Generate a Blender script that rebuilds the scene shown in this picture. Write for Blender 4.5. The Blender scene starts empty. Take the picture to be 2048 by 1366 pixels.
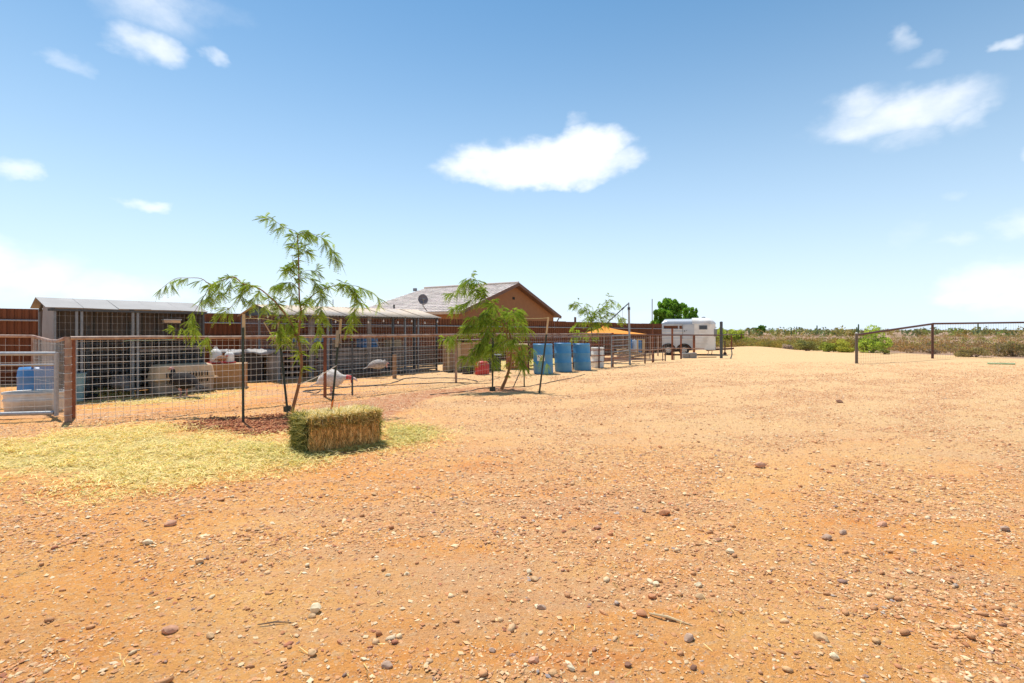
import bpy, math, random
import numpy as np
from mathutils import Vector, Matrix

# ------------------------------------------------------------------ camera, sky, sun, exposure
SC = bpy.context.scene
COL = SC.collection
H = 1.5            # eye height
F = 1024.0         # focal length in pixels of the 2048 wide photograph
CX, HY = 1024.0, 660.0

cam_d = bpy.data.cameras.new('camera')
cam = bpy.data.objects.new('camera', cam_d); COL.objects.link(cam)
cam_d.lens = 18.0; cam_d.sensor_width = 36.0; cam_d.sensor_fit = 'HORIZONTAL'
cam_d.shift_y = (660.0 - 683.0) / 2048.0
cam_d.clip_start = 0.05; cam_d.clip_end = 9000
cam.location = (0, 0, H); cam.rotation_euler = (math.radians(90), 0, 0)
SC.camera = cam

SUN_EL, SUN_AZ = 67.0, -36.0       # azimuth from +Y, positive to +X
world = bpy.data.worlds.new('World'); SC.world = world; world.use_nodes = True
NT = world.node_tree; NT.nodes.clear()

def build_sky():
    n, l = NT.nodes, NT.links
    out = n.new('ShaderNodeOutputWorld'); bg = n.new('ShaderNodeBackground')
    bg.inputs['Strength'].default_value = 0.11
    sky = n.new('ShaderNodeTexSky'); sky.sky_type = 'NISHITA'; sky.sun_disc = False
    sky.sun_elevation = math.radians(SUN_EL); sky.sun_rotation = math.radians(SUN_AZ)
    sky.altitude = 400; sky.air_density = 1.15; sky.dust_density = 0.35; sky.ozone_density = 4.5
    def M(op, a=None, b=None, c=None):
        m = n.new('ShaderNodeMath'); m.operation = op
        for i, v in enumerate((a, b, c)):
            if v is None: continue
            if isinstance(v, (int, float)): m.inputs[i].default_value = v
            else: l.new(v, m.inputs[i])
        return m.outputs[0]
    tc = n.new('ShaderNodeTexCoord'); sep = n.new('ShaderNodeSeparateXYZ'); l.new(tc.outputs['Generated'], sep.inputs[0])
    az = M('ARCTAN2', sep.outputs[0], sep.outputs[1]); el = M('ARCSINE', sep.outputs[2])
    comb = n.new('ShaderNodeCombineXYZ'); l.new(az, comb.inputs[0]); l.new(el, comb.inputs[1])
    # whiter towards the horizon as in dry summer air
    k = M('POWER', M('SUBTRACT', 1.0, M('MINIMUM', M('MAXIMUM', M('MULTIPLY', el, 1.25), 0.0), 1.0)), 2.2)
    tint = n.new('ShaderNodeMix'); tint.data_type = 'RGBA'; tint.blend_type = 'MIX'
    hs = n.new('ShaderNodeHueSaturation'); hs.inputs['Hue'].default_value = .487; hs.inputs['Saturation'].default_value = 1.17; hs.inputs['Value'].default_value = 1.07; l.new(sky.outputs[0], hs.inputs['Color'])
    l.new(M('MULTIPLY', k, 0.92), tint.inputs[0]); l.new(hs.outputs[0], tint.inputs[6]); tint.inputs[7].default_value = (7.0, 8.3, 9.7, 1)
    # noise used to ragged the clouds
    def noise(scale, detail, rough, off):
        mp = n.new('ShaderNodeMapping'); l.new(comb.outputs[0], mp.inputs[0]); mp.inputs['Scale'].default_value = (1, 1.5, 1); mp.inputs['Location'].default_value = (off, off * .7, 0)
        t = n.new('ShaderNodeTexNoise'); t.inputs['Scale'].default_value = scale; t.inputs['Detail'].default_value = detail; t.inputs['Roughness'].default_value = rough
        l.new(mp.outputs[0], t.inputs[0]); return t
    nz = noise(9, 7, .58, 3.3)
    wob = n.new('ShaderNodeVectorMath'); wob.operation = 'MULTIPLY_ADD'
    l.new(noise(13, 4, .55, 9.1).outputs['Color'], wob.inputs[0]); wob.inputs[1].default_value = (.10, .055, 0); wob.inputs[2].default_value = (-.05, -.0275, 0)
    pos = n.new('ShaderNodeVectorMath'); l.new(comb.outputs[0], pos.inputs[0]); l.new(wob.outputs[0], pos.inputs[1])
    # each cloud: px, py, half width, half height in photograph pixels, density
    CL = [(1085, 325, 185, 40, 1.6), (1175, 300, 90, 46, 1.6), (1140, 305, 110, 38, 1.5), (1150, 245, 32, 16, .42), (1080, 345, 130, 30, 1.5), (940, 338, 70, 26, 1.2), (1240, 325, 60, 26, 1.0),
          (1790, 232, 185, 44, .95), (1730, 208, 90, 32, .8), (1930, 235, 70, 32, .7), (1815, 270, 70, 26, .6),
          (300, 92, 78, 34, 1.0), (300, 25, 130, 36, .55), (350, 0, 160, 26, .45), (430, 104, 28, 14, .6), (130, 122, 60, 17, .6), (160, 138, 34, 12, .4),
          (303, 415, 48, 16, .8), (20, 340, 55, 24, .9), (60, 548, 150, 56, .85), (210, 580, 150, 44, .8), (330, 600, 110, 24, .5), (-60, 515, 130, 50, .9),
          (1800, 78, 42, 20, .6), (1862, 120, 36, 12, .35), (2035, 84, 40, 16, .7), (1920, 388, 40, 11, .3), (1815, 468, 34, 30, .3), (1915, 488, 48, 15, .5),
          (2040, 450, 70, 34, .8), (2010, 560, 140, 50, .8), (2090, 590, 150, 50, .9), (1940, 590, 90, 24, .7), (2060, 295, 30, 16, .7),
          (600, 585, 120, 22, .35), (740, 606, 170, 18, .3), (1250, 630, 170, 14, .3)]
    # the same weather carries on outside the frame
    rr = random.Random(4)
    extra = []
    for i in range(12):
        a = rr.uniform(1.0, 5.3); e = rr.uniform(.08, .6); w_ = rr.uniform(.06, .16)
        extra.append((a if a < math.pi else a - 2 * math.pi, e, w_, w_ * .35, rr.uniform(.5, 1.2)))
    ells = []
    for px, py, hw, hh, dn in CL:
        x, z = (px - CX) / F, (HY - py) / F
        a = math.atan2(x, 1); e = math.atan2(z, math.hypot(x, 1))
        ells.append((a, e, hw / F / (1 + x * x), hh / F / math.sqrt(1 + x * x), dn))
    mask = None
    for a, e, wa, we, dn in ells + extra:
        s = n.new('ShaderNodeVectorMath'); s.operation = 'SUBTRACT'; l.new(pos.outputs[0], s.inputs[0]); s.inputs[1].default_value = (a, e, 0)
        d = n.new('ShaderNodeVectorMath'); d.operation = 'MULTIPLY'; l.new(s.outputs[0], d.inputs[0]); d.inputs[1].default_value = (1 / (wa * 1.18), 1 / (we * 1.18), 0)
        q = n.new('ShaderNodeVectorMath'); q.operation = 'DOT_PRODUCT'; l.new(d.outputs[0], q.inputs[0]); l.new(d.outputs[0], q.inputs[1])
        v = M('MULTIPLY', M('MAXIMUM', M('SUBTRACT', 1.0, q.outputs['Value']), 0.0), dn)
        mask = v if mask is None else M('MAXIMUM', mask, v)
    thr = M('ADD', mask, M('MULTIPLY', M('SUBTRACT', nz.outputs[0], .5), M('MULTIPLY', M('MINIMUM', mask, .45), 3.0)))
    mr = n.new('ShaderNodeMapRange'); mr.interpolation_type = 'SMOOTHSTEP'; l.new(thr, mr.inputs[0])
    mr.inputs[1].default_value = .0; mr.inputs[2].default_value = 1.5; mr.inputs[3].default_value = 0; mr.inputs[4].default_value = .92
    cc = n.new('ShaderNodeMix'); cc.data_type = 'RGBA'
    l.new(noise(16, 4, .5, 1.7).outputs[0], cc.inputs[0]); cc.inputs[6].default_value = (8.9, 9.15, 9.6, 1); cc.inputs[7].default_value = (10.4, 10.4, 10.4, 1)
    fin = n.new('ShaderNodeMix'); fin.data_type = 'RGBA'
    l.new(mr.outputs[0], fin.inputs[0]); l.new(tint.outputs[2], fin.inputs[6]); l.new(cc.outputs[2], fin.inputs[7])
    l.new(fin.outputs[2], bg.inputs['Color']); l.new(bg.outputs[0], out.inputs[0])
build_sky()
world.cycles.sampling_method = 'MANUAL'; world.cycles.sample_map_resolution = 512

sun_d = bpy.data.lights.new('sun', 'SUN'); sun_d.energy = 5.0; sun_d.angle = math.radians(.53); sun_d.color = (1, .955, .89)
sun = bpy.data.objects.new('sun', sun_d); COL.objects.link(sun)
_e, _a = math.radians(SUN_EL), math.radians(SUN_AZ)
sdir = Vector((math.sin(_a) * math.cos(_e), math.cos(_a) * math.cos(_e), math.sin(_e)))
sun.rotation_euler = sdir.to_track_quat('Z', 'Y').to_euler(); sun.location = sdir * 60

SC.view_settings.view_transform = 'Standard'; SC.view_settings.look = 'None'
SC.view_settings.exposure = 0.2; SC.view_settings.gamma = 1; SC.view_settings.use_curve_mapping = False

# ------------------------------------------------------------------ numeric helpers
R = random.Random(11)
RNG = np.random.default_rng(5)
def _hash(ix, iy):
    h = np.sin(ix * 127.1 + iy * 311.7) * 43758.5453
    return h - np.floor(h)
def vnoise(x, y):
    x = np.asarray(x, float); y = np.asarray(y, float)
    ix, iy = np.floor(x), np.floor(y); fx, fy = x - ix, y - iy
    fx = fx * fx * (3 - 2 * fx); fy = fy * fy * (3 - 2 * fy)
    a, b, c, d = _hash(ix, iy), _hash(ix + 1, iy), _hash(ix, iy + 1), _hash(ix + 1, iy + 1)
    return (a * (1 - fx) + b * fx) * (1 - fy) + (c * (1 - fx) + d * fx) * fy
def fbm(x, y, o=4):
    s, a, t = 0, 1, 0
    for i in range(o):
        s = s + vnoise(x * 2 ** i + 17 * i, y * 2 ** i - 9 * i) * a; t += a; a *= .5
    return s / t
def smooth(t):
    t = np.clip(t, 0, 1); return t * t * (3 - 2 * t)
def Hmac(x, y):
    x = np.asarray(x, float); y = np.asarray(y, float)
    z = .035 * (fbm(x * .25 + 5, y * .25, 2) - .5) * smooth((y - 1) / 4)
    z = z - .28 * smooth((y - 34) / 16)
    z = z + .40 * np.exp(-(((x - 16.2) / 3.0) ** 2 + ((y - 34.5) / 3.2) ** 2))
    return z
def Hfull(x, y):
    x = np.asarray(x, float); y = np.asarray(y, float)
    fade = smooth((40 - np.hypot(x, y)) / 30)
    return Hmac(x, y) + fade * (.03 * (fbm(x * 2.2, y * 2.2, 3) - .5) + .028 * (fbm(x * 8, y * 8, 2) - .5))
def gp(px, py):
    "the point of the ground seen at a pixel of the photograph"
    u, v = (px - CX) / F, (HY - py) / F
    d = H / max(-v, 1e-4)
    for _ in range(12):
        d = (H - float(Hmac(u * d, d))) / max(-v, 1e-4)
    return Vector((u * d, d, float(Hmac(u * d, d))))
def P(px, py, d):
    return Vector(((px - CX) / F * d, d, H + (HY - py) / F * d))
def G(x, y, dz=0):
    return Vector((x, y, float(Hmac(x, y)) + dz))
def lerp(a, b, t): return a + (b - a) * t

# ------------------------------------------------------------------ materials
def mat(name, c1, c2=None, rough=.7, metal=0, scale=8, bump=0, bscale=None, stretch=(1, 1, 1), spec=.5, detail=4, attr=None, c3=None, s3=1.5):
    m = bpy.data.materials.new(name); m.use_nodes = True
    t = m.node_tree; b = t.nodes['Principled BSDF']
    b.inputs['Roughness'].default_value = rough; b.inputs['Metallic'].default_value = metal
    b.inputs['Specular IOR Level'].default_value = spec
    tc = t.nodes.new('ShaderNodeTexCoord'); mp = t.nodes.new('ShaderNodeMapping'); mp.inputs['Scale'].default_value = stretch
    t.links.new(tc.outputs['Object'], mp.inputs[0])
    if c2 is None: c2 = tuple(v * .82 for v in c1)
    nz = t.nodes.new('ShaderNodeTexNoise'); nz.inputs['Scale'].default_value = scale; nz.inputs['Detail'].default_value = detail; nz.inputs['Roughness'].default_value = .6
    t.links.new(mp.outputs[0], nz.inputs[0])
    cr = t.nodes.new('ShaderNodeValToRGB'); cr.color_ramp.elements[0].position = .32; cr.color_ramp.elements[1].position = .68
    cr.color_ramp.elements[0].color = (*c2, 1); cr.color_ramp.elements[1].color = (*c1, 1)
    t.links.new(nz.outputs[0], cr.inputs[0]); col = cr.outputs[0]
    if c3 is not None:
        n3 = t.nodes.new('ShaderNodeTexNoise'); n3.inputs['Scale'].default_value = s3; n3.inputs['Detail'].default_value = 5; t.links.new(tc.outputs['Object'], n3.inputs[0])
        r3 = t.nodes.new('ShaderNodeMapRange'); t.links.new(n3.outputs[0], r3.inputs[0]); r3.inputs[1].default_value = .5; r3.inputs[2].default_value = .66
        x3 = t.nodes.new('ShaderNodeMix'); x3.data_type = 'RGBA'; t.links.new(r3.outputs[0], x3.inputs[0]); t.links.new(col, x3.inputs[6]); x3.inputs[7].default_value = (*c3, 1); col = x3.outputs[2]
    if attr:
        at = t.nodes.new('ShaderNodeAttribute'); at.attribute_name = attr
        mx = t.nodes.new('ShaderNodeMix'); mx.data_type = 'RGBA'; mx.blend_type = 'MULTIPLY'; mx.inputs[0].default_value = 1
        t.links.new(col, mx.inputs[6]); t.links.new(at.outputs['Color'], mx.inputs[7]); col = mx.outputs[2]
    t.links.new(col, b.inputs['Base Color'])
    if bump:
        bn = t.nodes.new('ShaderNodeTexNoise'); bn.inputs['Scale'].default_value = bscale or scale * 3; bn.inputs['Detail'].default_value = 4
        t.links.new(mp.outputs[0], bn.inputs[0]); bp = t.nodes.new('ShaderNodeBump'); bp.inputs['Strength'].default_value = bump; bp.inputs['Distance'].default_value = .02
        t.links.new(bn.outputs[0], bp.inputs['Height']); t.links.new(bp.outputs[0], b.inputs['Normal'])
    return m
def leafmat(name, col, trans=.45, attr='Col'):
    m = bpy.data.materials.new(name); m.use_nodes = True; t = m.node_tree; t.nodes.clear()
    out = t.nodes.new('ShaderNodeOutputMaterial'); d = t.nodes.new('ShaderNodeBsdfDiffuse'); tr = t.nodes.new('ShaderNodeBsdfTranslucent'); mx = t.nodes.new('ShaderNodeMixShader')
    at = t.nodes.new('ShaderNodeAttribute'); at.attribute_name = attr
    c = t.nodes.new('ShaderNodeMix'); c.data_type = 'RGBA'; c.blend_type = 'MULTIPLY'; c.inputs[0].default_value = 1; c.inputs[6].default_value = (*col, 1)
    t.links.new(at.outputs['Color'], c.inputs[7])
    w = t.nodes.new('ShaderNodeMix'); w.data_type = 'RGBA'; w.blend_type = 'MULTIPLY'; w.inputs[0].default_value = 1; w.inputs[7].default_value = (1.25, 1.2, .6, 1)
    t.links.new(c.outputs[2], w.inputs[6]); t.links.new(c.outputs[2], d.inputs[0]); t.links.new(w.outputs[2], tr.inputs[0])
    mx.inputs[0].default_value = trans; t.links.new(d.outputs[0], mx.inputs[1]); t.links.new(tr.outputs[0], mx.inputs[2]); t.links.new(mx.outputs[0], out.inputs[0])
    return m

rust = mat('rusted steel', (.30, .105, .045), (.19, .062, .03), .85, 0, 14, .2, c3=(.13, .05, .03))
rust_pale = mat('weathered rusty pipe', (.44, .30, .22), (.28, .16, .11), .6, 0, 9, .15, c3=(.24, .10, .055), s3=4)
rust_dark = mat('dark brown steel', (.13, .055, .035), (.085, .035, .025), .7, 0, 12, .1)
rust_sheet = mat('rusted corrugated sheet', (.20, .066, .021), (.13, .040, .014), .8, 0, 3, .1, 12, (3, 3, .35), c3=(.28, .095, .03), s3=.5)
galv = mat('galvanised steel', (.42, .43, .44), (.33, .34, .35), .5, .35, 20, .05)
galv_dull = mat('dull grey steel post', (.26, .28, .29), (.20, .21, .22), .55, .3, 15, .05)
wire_m = mat('galvanised wire', (.66, .65, .62), (.50, .47, .42), .5, .3, 30)
wire_dark = mat('old brown wire', (.16, .12, .10), (.10, .08, .07), .7, .2, 20)
sheet_grey = mat('grey painted sheet', (.28, .265, .25), (.235, .22, .205), .6, 0, 3, .04, c3=(.33, .31, .29), s3=1.1)
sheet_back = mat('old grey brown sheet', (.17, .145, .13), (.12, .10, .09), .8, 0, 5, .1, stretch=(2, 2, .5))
sheet_tan = mat('dusty tan roof sheet', (.56, .45, .34), (.44, .35, .26), .75, 0, 6, .1, c3=(.42, .36, .31), s3=1.6)
dark_steel = mat('dark grey steel post', (.085, .095, .10), (.06, .065, .07), .6, .2, 20)
gpost = mat('dark green fence steel', (.045, .065, .045), (.03, .04, .03), .6, .1, 25, .15, c3=(.035, .02, .014), s3=5)
wood_pale = mat('pale timber', (.60, .44, .24), (.48, .34, .18), .8, 0, 12, .2, stretch=(1, 1, .2))
wood_grey = mat('weathered grey timber', (.27, .235, .205), (.17, .145, .125), .9, 0, 9, .3, stretch=(1, 1, .6))
wood_dark = mat('dark old timber', (.11, .09, .08), (.06, .05, .045), .9, 0, 9, .3)
wood_brown = mat('brown timber', (.33, .20, .11), (.22, .13, .07), .85, 0, 9, .3)
ply = mat('plywood', (.46, .27, .115), (.34, .185, .075), .75, 0, 5, .1, stretch=(1, 1, 5), c3=(.32, .20, .10), s3=1.2)
plastic_blue = mat('faded blue plastic', (.07, .29, .52), (.055, .235, .45), .42, 0, 3, .03, c3=(.14, .34, .50), s3=1.2)
plastic_blue2 = mat('bright blue plastic', (.06, .24, .52), (.05, .19, .44), .4, 0, 3)
plastic_white = mat('white plastic', (.78, .76, .71), (.70, .68, .62), .45, 0, 5)
plastic_tan = mat('dusty tan plastic', (.68, .47, .27), (.56, .38, .21), .6, 0, 4, .05, c3=(.36, .28, .2))
plastic_grey = mat('dusty grey plastic', (.34, .28, .22), (.24, .20, .16), .6, 0, 4, c3=(.2, .17, .14))
plastic_red = mat('red plastic', (.50, .018, .02), (.42, .012, .015), .45, 0, 5)
rubber = mat('black rubber', (.022, .022, .024), (.035, .032, .03), .75, 0, 10, .1)
hole_m = mat('dark recess', (.02, .018, .016), (.012, .011, .01), .9)
paper = mat('white paper label', (.8, .78, .72), (.72, .7, .64), .6)
ink = mat('black print', (.03, .03, .03), (.02, .02, .02), .6)
stucco = mat('tan stucco', (.31, .142, .062), (.275, .125, .053), .9, 0, 3, .15, 60)
fascia = mat('brown fascia board', (.17, .085, .055), (.13, .065, .042), .7, 0, 5)
tile_m = mat('pale roof tile', (.74, .65, .58), (.60, .52, .46), .85, 0, 30, .1, attr='Col')
canvas = mat('orange shade cloth', (.80, .30, .03), (.70, .25, .025), .9, 0, 6, .1)
cream = mat('cream white trailer paint', (.84, .82, .77), (.76, .735, .68), .38, 0, 2.5, .02, c3=(.66, .62, .55), s3=1.6)
silver = mat('silver grey trailer paint', (.56, .58, .60), (.48, .50, .52), .35, .25, 2.5, .02, c3=(.42, .42, .42), s3=1.2)
tyre_m = mat('dusty tyre rubber', (.06, .052, .045), (.035, .032, .03), .9, 0, 12, .2)
twine_m = mat('yellow twine', (.62, .50, .22), (.5, .4, .18), .8)
rope_m = mat('pale rope', (.66, .58, .46), (.55, .47, .36), .9)
orange_m = mat('orange ribbon', (.85, .22, .03), (.75, .17, .02), .6)
hay_side = mat('tan hay', (.44, .27, .10), (.18, .105, .04), .95, 0, 40, .8, 60, (1, 1, .25), c3=(.12, .09, .03), s3=6)
concrete = mat('grey concrete block', (.30, .285, .265), (.22, .21, .195), .95, 0, 25, .4)
bark = mat('reddish young bark', (.34, .155, .06), (.22, .095, .04), .8, 0, 20, .25, stretch=(1, 1, .3))
bark_dark = mat('dark bark', (.13, .075, .045), (.08, .045, .028), .9, 0, 20, .3)
twig_m = mat('grey brown twig', (.20, .13, .08), (.14, .09, .055), .9)
glass_m = mat('dark window glass', (.05, .055, .06), (.04, .045, .05), .12)
feather_white = mat('white feathers', (.80, .76, .70), (.52, .46, .40), .9, 0, 14, 1.0, 40, stretch=(1, 1, 2.2), spec=.15)
feather_dark = mat('black feathers', (.018, .017, .018), (.05, .04, .035), .9, 0, 30, .5, spec=.15)
feather_grey = mat('mottled grey feathers', (.34, .28, .24), (.16, .125, .10), .85, 0, 30, .5)
feather_rust = mat('rusty brown feathers', (.34, .15, .07), (.2, .09, .04), .85, 0, 30, .4)
wattle = mat('red bare skin', (.62, .05, .045), (.5, .10, .10), .55, 0, 30, .3)
skin_pale = mat('pale pink face', (.78, .62, .55), (.68, .48, .42), .6, 0, 30, .2)
skin_pink = mat('pink bare skin', (.66, .33, .28), (.55, .25, .21), .6, 0, 30, .3)
leaf_bright = leafmat('fresh green leaflets', (.25, .36, .065), .55)
leaf_mesq = leafmat('green leaflets', (.30, .41, .08), .55)
leaf_tree = leafmat('broad green leaves', (.19, .35, .055), .45)
leaf_shrub = leafmat('olive green leaves', (.38, .335, .145), .4)
leaf_dry = leafmat('dry brush', (.44, .33, .21), .25)
leaf_far = leafmat('far desert leaves', (.20, .215, .115), .25)
hay_m = leafmat('hay stems', (.86, .72, .38), .2)
hay_green = leafmat('green hay stems', (.50, .50, .17), .25)
stone_m = mat('desert stone', (1, 1, 1), (.8, .8, .8), .85, 0, 60, .3, attr='Col')
clod_m = mat('red brown mulch', (1, 1, 1), (.7, .7, .7), .95, 0, 30, .3, attr='Col')
cactus_m = mat('dull green cactus', (.12, .17, .075), (.08, .12, .05), .8, 0, 10)

# ------------------------------------------------------------------ mesh building
class MB:
    def __init__(self): self.v = []; self.f = []; self.m = []
    def add(self, vs, fs, mi=0):
        o = len(self.v); self.v += [Vector(p) for p in vs]; self.f += [tuple(i + o for i in q) for q in fs]; self.m += [mi] * len(fs); return self
    def frame(self, c, ax, ay, az, mi=0):
        "box with centre c and half axes"
        c, ax, ay, az = map(Vector, (c, ax, ay, az))
        vs = [c + sx * ax + sy * ay + sz * az for sz in (-1, 1) for sy in (-1, 1) for sx in (-1, 1)]
        return self.add(vs, [(0, 2, 3, 1), (4, 5, 7, 6), (0, 1, 5, 4), (2, 6, 7, 3), (0, 4, 6, 2), (1, 3, 7, 5)], mi)
    def box(self, lo, hi, mi=0):
        lo, hi = Vector(lo), Vector(hi); h = (hi - lo) / 2
        return self.frame((lo + hi) / 2, (h.x, 0, 0), (0, h.y, 0), (0, 0, h.z), mi)
    def beam(self, a, b, w, t=None, up=(0, 0, 1), mi=0):
        "rectangular bar from a to b, width w across, thickness t along up"
        a, b = Vector(a), Vector(b); t = t or w; d = (b - a); L = d.length; d.normalize(); up = Vector(up)
        if abs(d.dot(up)) > .99: up = Vector((.6, .8, 0))
        s = d.cross(up).normalized(); u = s.cross(d)
        return self.frame((a + b) / 2, d * L / 2, s * w / 2, u * t / 2, mi)
    def tube(self, pts, r, n=8, caps=True, mi=0, squash=None):
        pts = [Vector(p) for p in pts]; k = len(pts)
        rs = r if isinstance(r, (list, tuple)) else [r] * k
        ref = Vector((0, 0, 1)); vs = []
        d0 = (pts[1] - pts[0]).normalized()
        if abs(d0.dot(ref)) > .9: ref = Vector((0, 1, 0))
        for i, p in enumerate(pts):
            d = (pts[min(i + 1, k - 1)] - pts[max(i - 1, 0)]).normalized()
            s = d.cross(ref).normalized(); u = s.cross(d).normalized()
            q = squash[i] if squash else 1
            for j in range(n):
                a = 2 * math.pi * j / n
                vs.append(p + s * math.cos(a) * rs[i] * q + u * math.sin(a) * rs[i])
        fs = [(i * n + j, i * n + (j + 1) % n, (i + 1) * n + (j + 1) % n, (i + 1) * n + j) for i in range(k - 1) for j in range(n)]
        if caps: fs += [tuple(range(n))[::-1], tuple((k - 1) * n + j for j in range(n))]
        return self.add(vs, fs, mi)
    def lathe(self, c, prof, n=24, axis='z', mi=0, sx=1, sy=1, rot=0):
        c = Vector(c); vs = []
        for r, z in prof:
            for j in range(n):
                a = 2 * math.pi * j / n; x, y = math.cos(a) * r * sx, math.sin(a) * r * sy
                x, y = x * math.cos(rot) - y * math.sin(rot), x * math.sin(rot) + y * math.cos(rot)
                vs.append(c + (Vector((x, y, z)) if axis == 'z' else Vector((x, z, y)) if axis == 'y' else Vector((z, x, y))))
        k = len(prof)
        fs = [(i * n + j, i * n + (j + 1) % n, (i + 1) * n + (j + 1) % n, (i + 1) * n + j) for i in range(k - 1) for j in range(n)]
        if prof[0][0] > 1e-4: fs.append(tuple(range(n))[::-1])
        if prof[-1][0] > 1e-4: fs.append(tuple((k - 1) * n + j for j in range(n)))
        return self.add(vs, fs, mi)

def smoothed(me, ang=40):
    for p in me.polygons: p.use_smooth = True
    try: me.set_sharp_from_angle(angle=math.radians(ang))
    except Exception: pass

def obj(name, mb, m, root=None, smooth_=False, loc=None, label=None, kind=None):
    me = bpy.data.meshes.new(name)
    org = root_loc(root) if root is not None else Vector(loc or (0, 0, 0))
    me.from_pydata([tuple(p - org) for p in mb.v], [], mb.f)
    ms = m if isinstance(m, (list, tuple)) else [m]
    for q in ms: me.materials.append(q)
    if len(ms) > 1: me.polygons.foreach_set('material_index', mb.m)
    if smooth_: smoothed(me)
    o = bpy.data.objects.new(name, me); COL.objects.link(o)
    if root is not None: o.parent = root
    else: o.location = org
    if label: o['label'] = label
    if kind: o['kind'] = kind
    return o
def root_loc(o):
    p = Vector(o.location); q = o.parent
    while q is not None: p = p + Vector(q.location); q = q.parent
    return p
def thing(name, label, cat, loc, group=None):
    o = bpy.data.objects.new(name, None); COL.objects.link(o); o.location = loc; o.empty_display_size = .2
    o['label'] = label; o['category'] = cat
    if group: o['group'] = group
    return o
def tag(o, label, cat, group=None):
    o['label'] = label; o['category'] = cat
    if group: o['group'] = group
    return o
def npmesh(name, V, Fq, mats, col=None, root=None, loc=(0, 0, 0), kind=None, smooth_=False, mi=None):
    "mesh from numpy arrays; col = one rgb per face"
    me = bpy.data.meshes.new(name); nv, nf, k = len(V), len(Fq), Fq.shape[1]
    org = np.array(root_loc(root) if root is not None else loc, float)
    me.vertices.add(nv); me.vertices.foreach_set('co', (V - org).astype('f').ravel())
    me.loops.add(nf * k); me.loops.foreach_set('vertex_index', Fq.astype('i').ravel())
    me.polygons.add(nf); me.polygons.foreach_set('loop_start', np.arange(0, nf * k, k, dtype='i'))
    try: me.polygons.foreach_set('loop_total', np.full(nf, k, dtype='i'))
    except Exception: pass
    for m in (mats if isinstance(mats, (list, tuple)) else [mats]): me.materials.append(m)
    if mi is not None: me.polygons.foreach_set('material_index', mi.astype('i'))
    me.update(calc_edges=True)
    if col is not None:
        a = me.color_attributes.new('Col', 'FLOAT_COLOR', 'CORNER')
        c = np.ones((nf, k, 4), 'f'); c[:, :, :3] = col[:, None, :]; a.data.foreach_set('color', c.ravel())
    if smooth_: me.polygons.foreach_set('use_smooth', np.ones(nf, bool))
    o = bpy.data.objects.new(name, me); COL.objects.link(o)
    if root is not None: o.parent = root
    else: o.location = org
    if kind: o['kind'] = kind
    return o
def copy_thing(o, loc, label=None):
    c = o.copy(); COL.objects.link(c); c.location = loc
    if label: c['label'] = label
    for ch in list(o.children):
        d = ch.copy(); COL.objects.link(d); d.parent = c
        for g in list(ch.children):
            e = g.copy(); COL.objects.link(e); e.parent = d
    return c

def wires(p0, p1, z0, z1, sv, zs, r, base=None):
    "welded wire panel between two ground points"
    mb = MB(); p0, p1 = Vector(p0), Vector(p1); d = Vector((p1.x - p0.x, p1.y - p0.y, 0)); L = d.length; d.normalize()
    nrm = Vector((-d.y, d.x, 0)); n = max(2, int(round(L / sv)))
    def q(a, b):
        dd = (b - a).normalized(); s = dd.cross(nrm).normalized() * r; u = nrm * r
        mb.add([a + s, a + u, a - s, a - u, b + s, b + u, b - s, b - u], [(0, 1, 5, 4), (1, 2, 6, 5), (2, 3, 7, 6), (3, 0, 4, 7)])
    for i in range(n + 1):
        p = lerp(p0, p1, i / n); w = .004 * math.sin(i * 1.7)
        q(Vector((p.x, p.y, p.z + z0)) + nrm * w, Vector((p.x, p.y, p.z + z1)) + nrm * w * -1)
    seg = max(1, int(L / .9))
    for z in zs:
        for i in range(seg):
            a, b = lerp(p0, p1, i / seg), lerp(p0, p1, (i + 1) / seg)
            w0 = .006 * math.sin(i * 2.3 + z * 9); w1 = .006 * math.sin((i + 1) * 2.3 + z * 9)
            q(Vector((a.x, a.y, a.z + z + w0)), Vector((b.x, b.y, b.z + z + w1)))
    return mb

# ------------------------------------------------------------------ ground
def inside(poly, x, y):
    c = np.zeros(np.shape(x), bool); n = len(poly)
    for i in range(n):
        x1, y1 = poly[i]; x2, y2 = poly[(i + 1) % n]
        cond = ((y1 > y) != (y2 > y)) & (x < (x2 - x1) * (y - y1) / (y2 - y1 + 1e-12) + x1); c ^= cond
    return c
def sdist(poly, x, y):
    "signed distance, positive inside"
    d = np.full(np.shape(x), 1e9); n = len(poly)
    for i in range(n):
        ax, ay = poly[i]; bx, by = poly[(i + 1) % n]; ex, ey = bx - ax, by - ay
        t = np.clip(((x - ax) * ex + (y - ay) * ey) / (ex * ex + ey * ey + 1e-12), 0, 1)
        d = np.minimum(d, np.hypot(x - ax - t * ex, y - ay - t * ey))
    return np.where(inside(poly, x, y), d, -d)
def wpoly(pts): return [tuple(gp(*p)[:2]) for p in pts]
STRAW = wpoly([(-330, 905), (-120, 893), (40, 885), (110, 868), (200, 857), (330, 853), (400, 868), (480, 878), (570, 868), (640, 905), (590, 930), (500, 955), (400, 968), (300, 978), (215, 992), (170, 975), (60, 955), (-100, 950), (-350, 975)])
STRAW2 = wpoly([(700, 905), (760, 850), (850, 855), (890, 868), (880, 885), (800, 905), (690, 925), (600, 940)])
GREEN = wpoly([(755, 895), (765, 850), (815, 852), (862, 862), (850, 880), (800, 892)])
GREEN2 = wpoly([(500, 895), (575, 895), (640, 918), (600, 930), (540, 922)])
MULCH = wpoly([(350, 853), (430, 838), (560, 831), (590, 845), (585, 862), (540, 868), (490, 874), (450, 866), (400, 862)])
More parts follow.
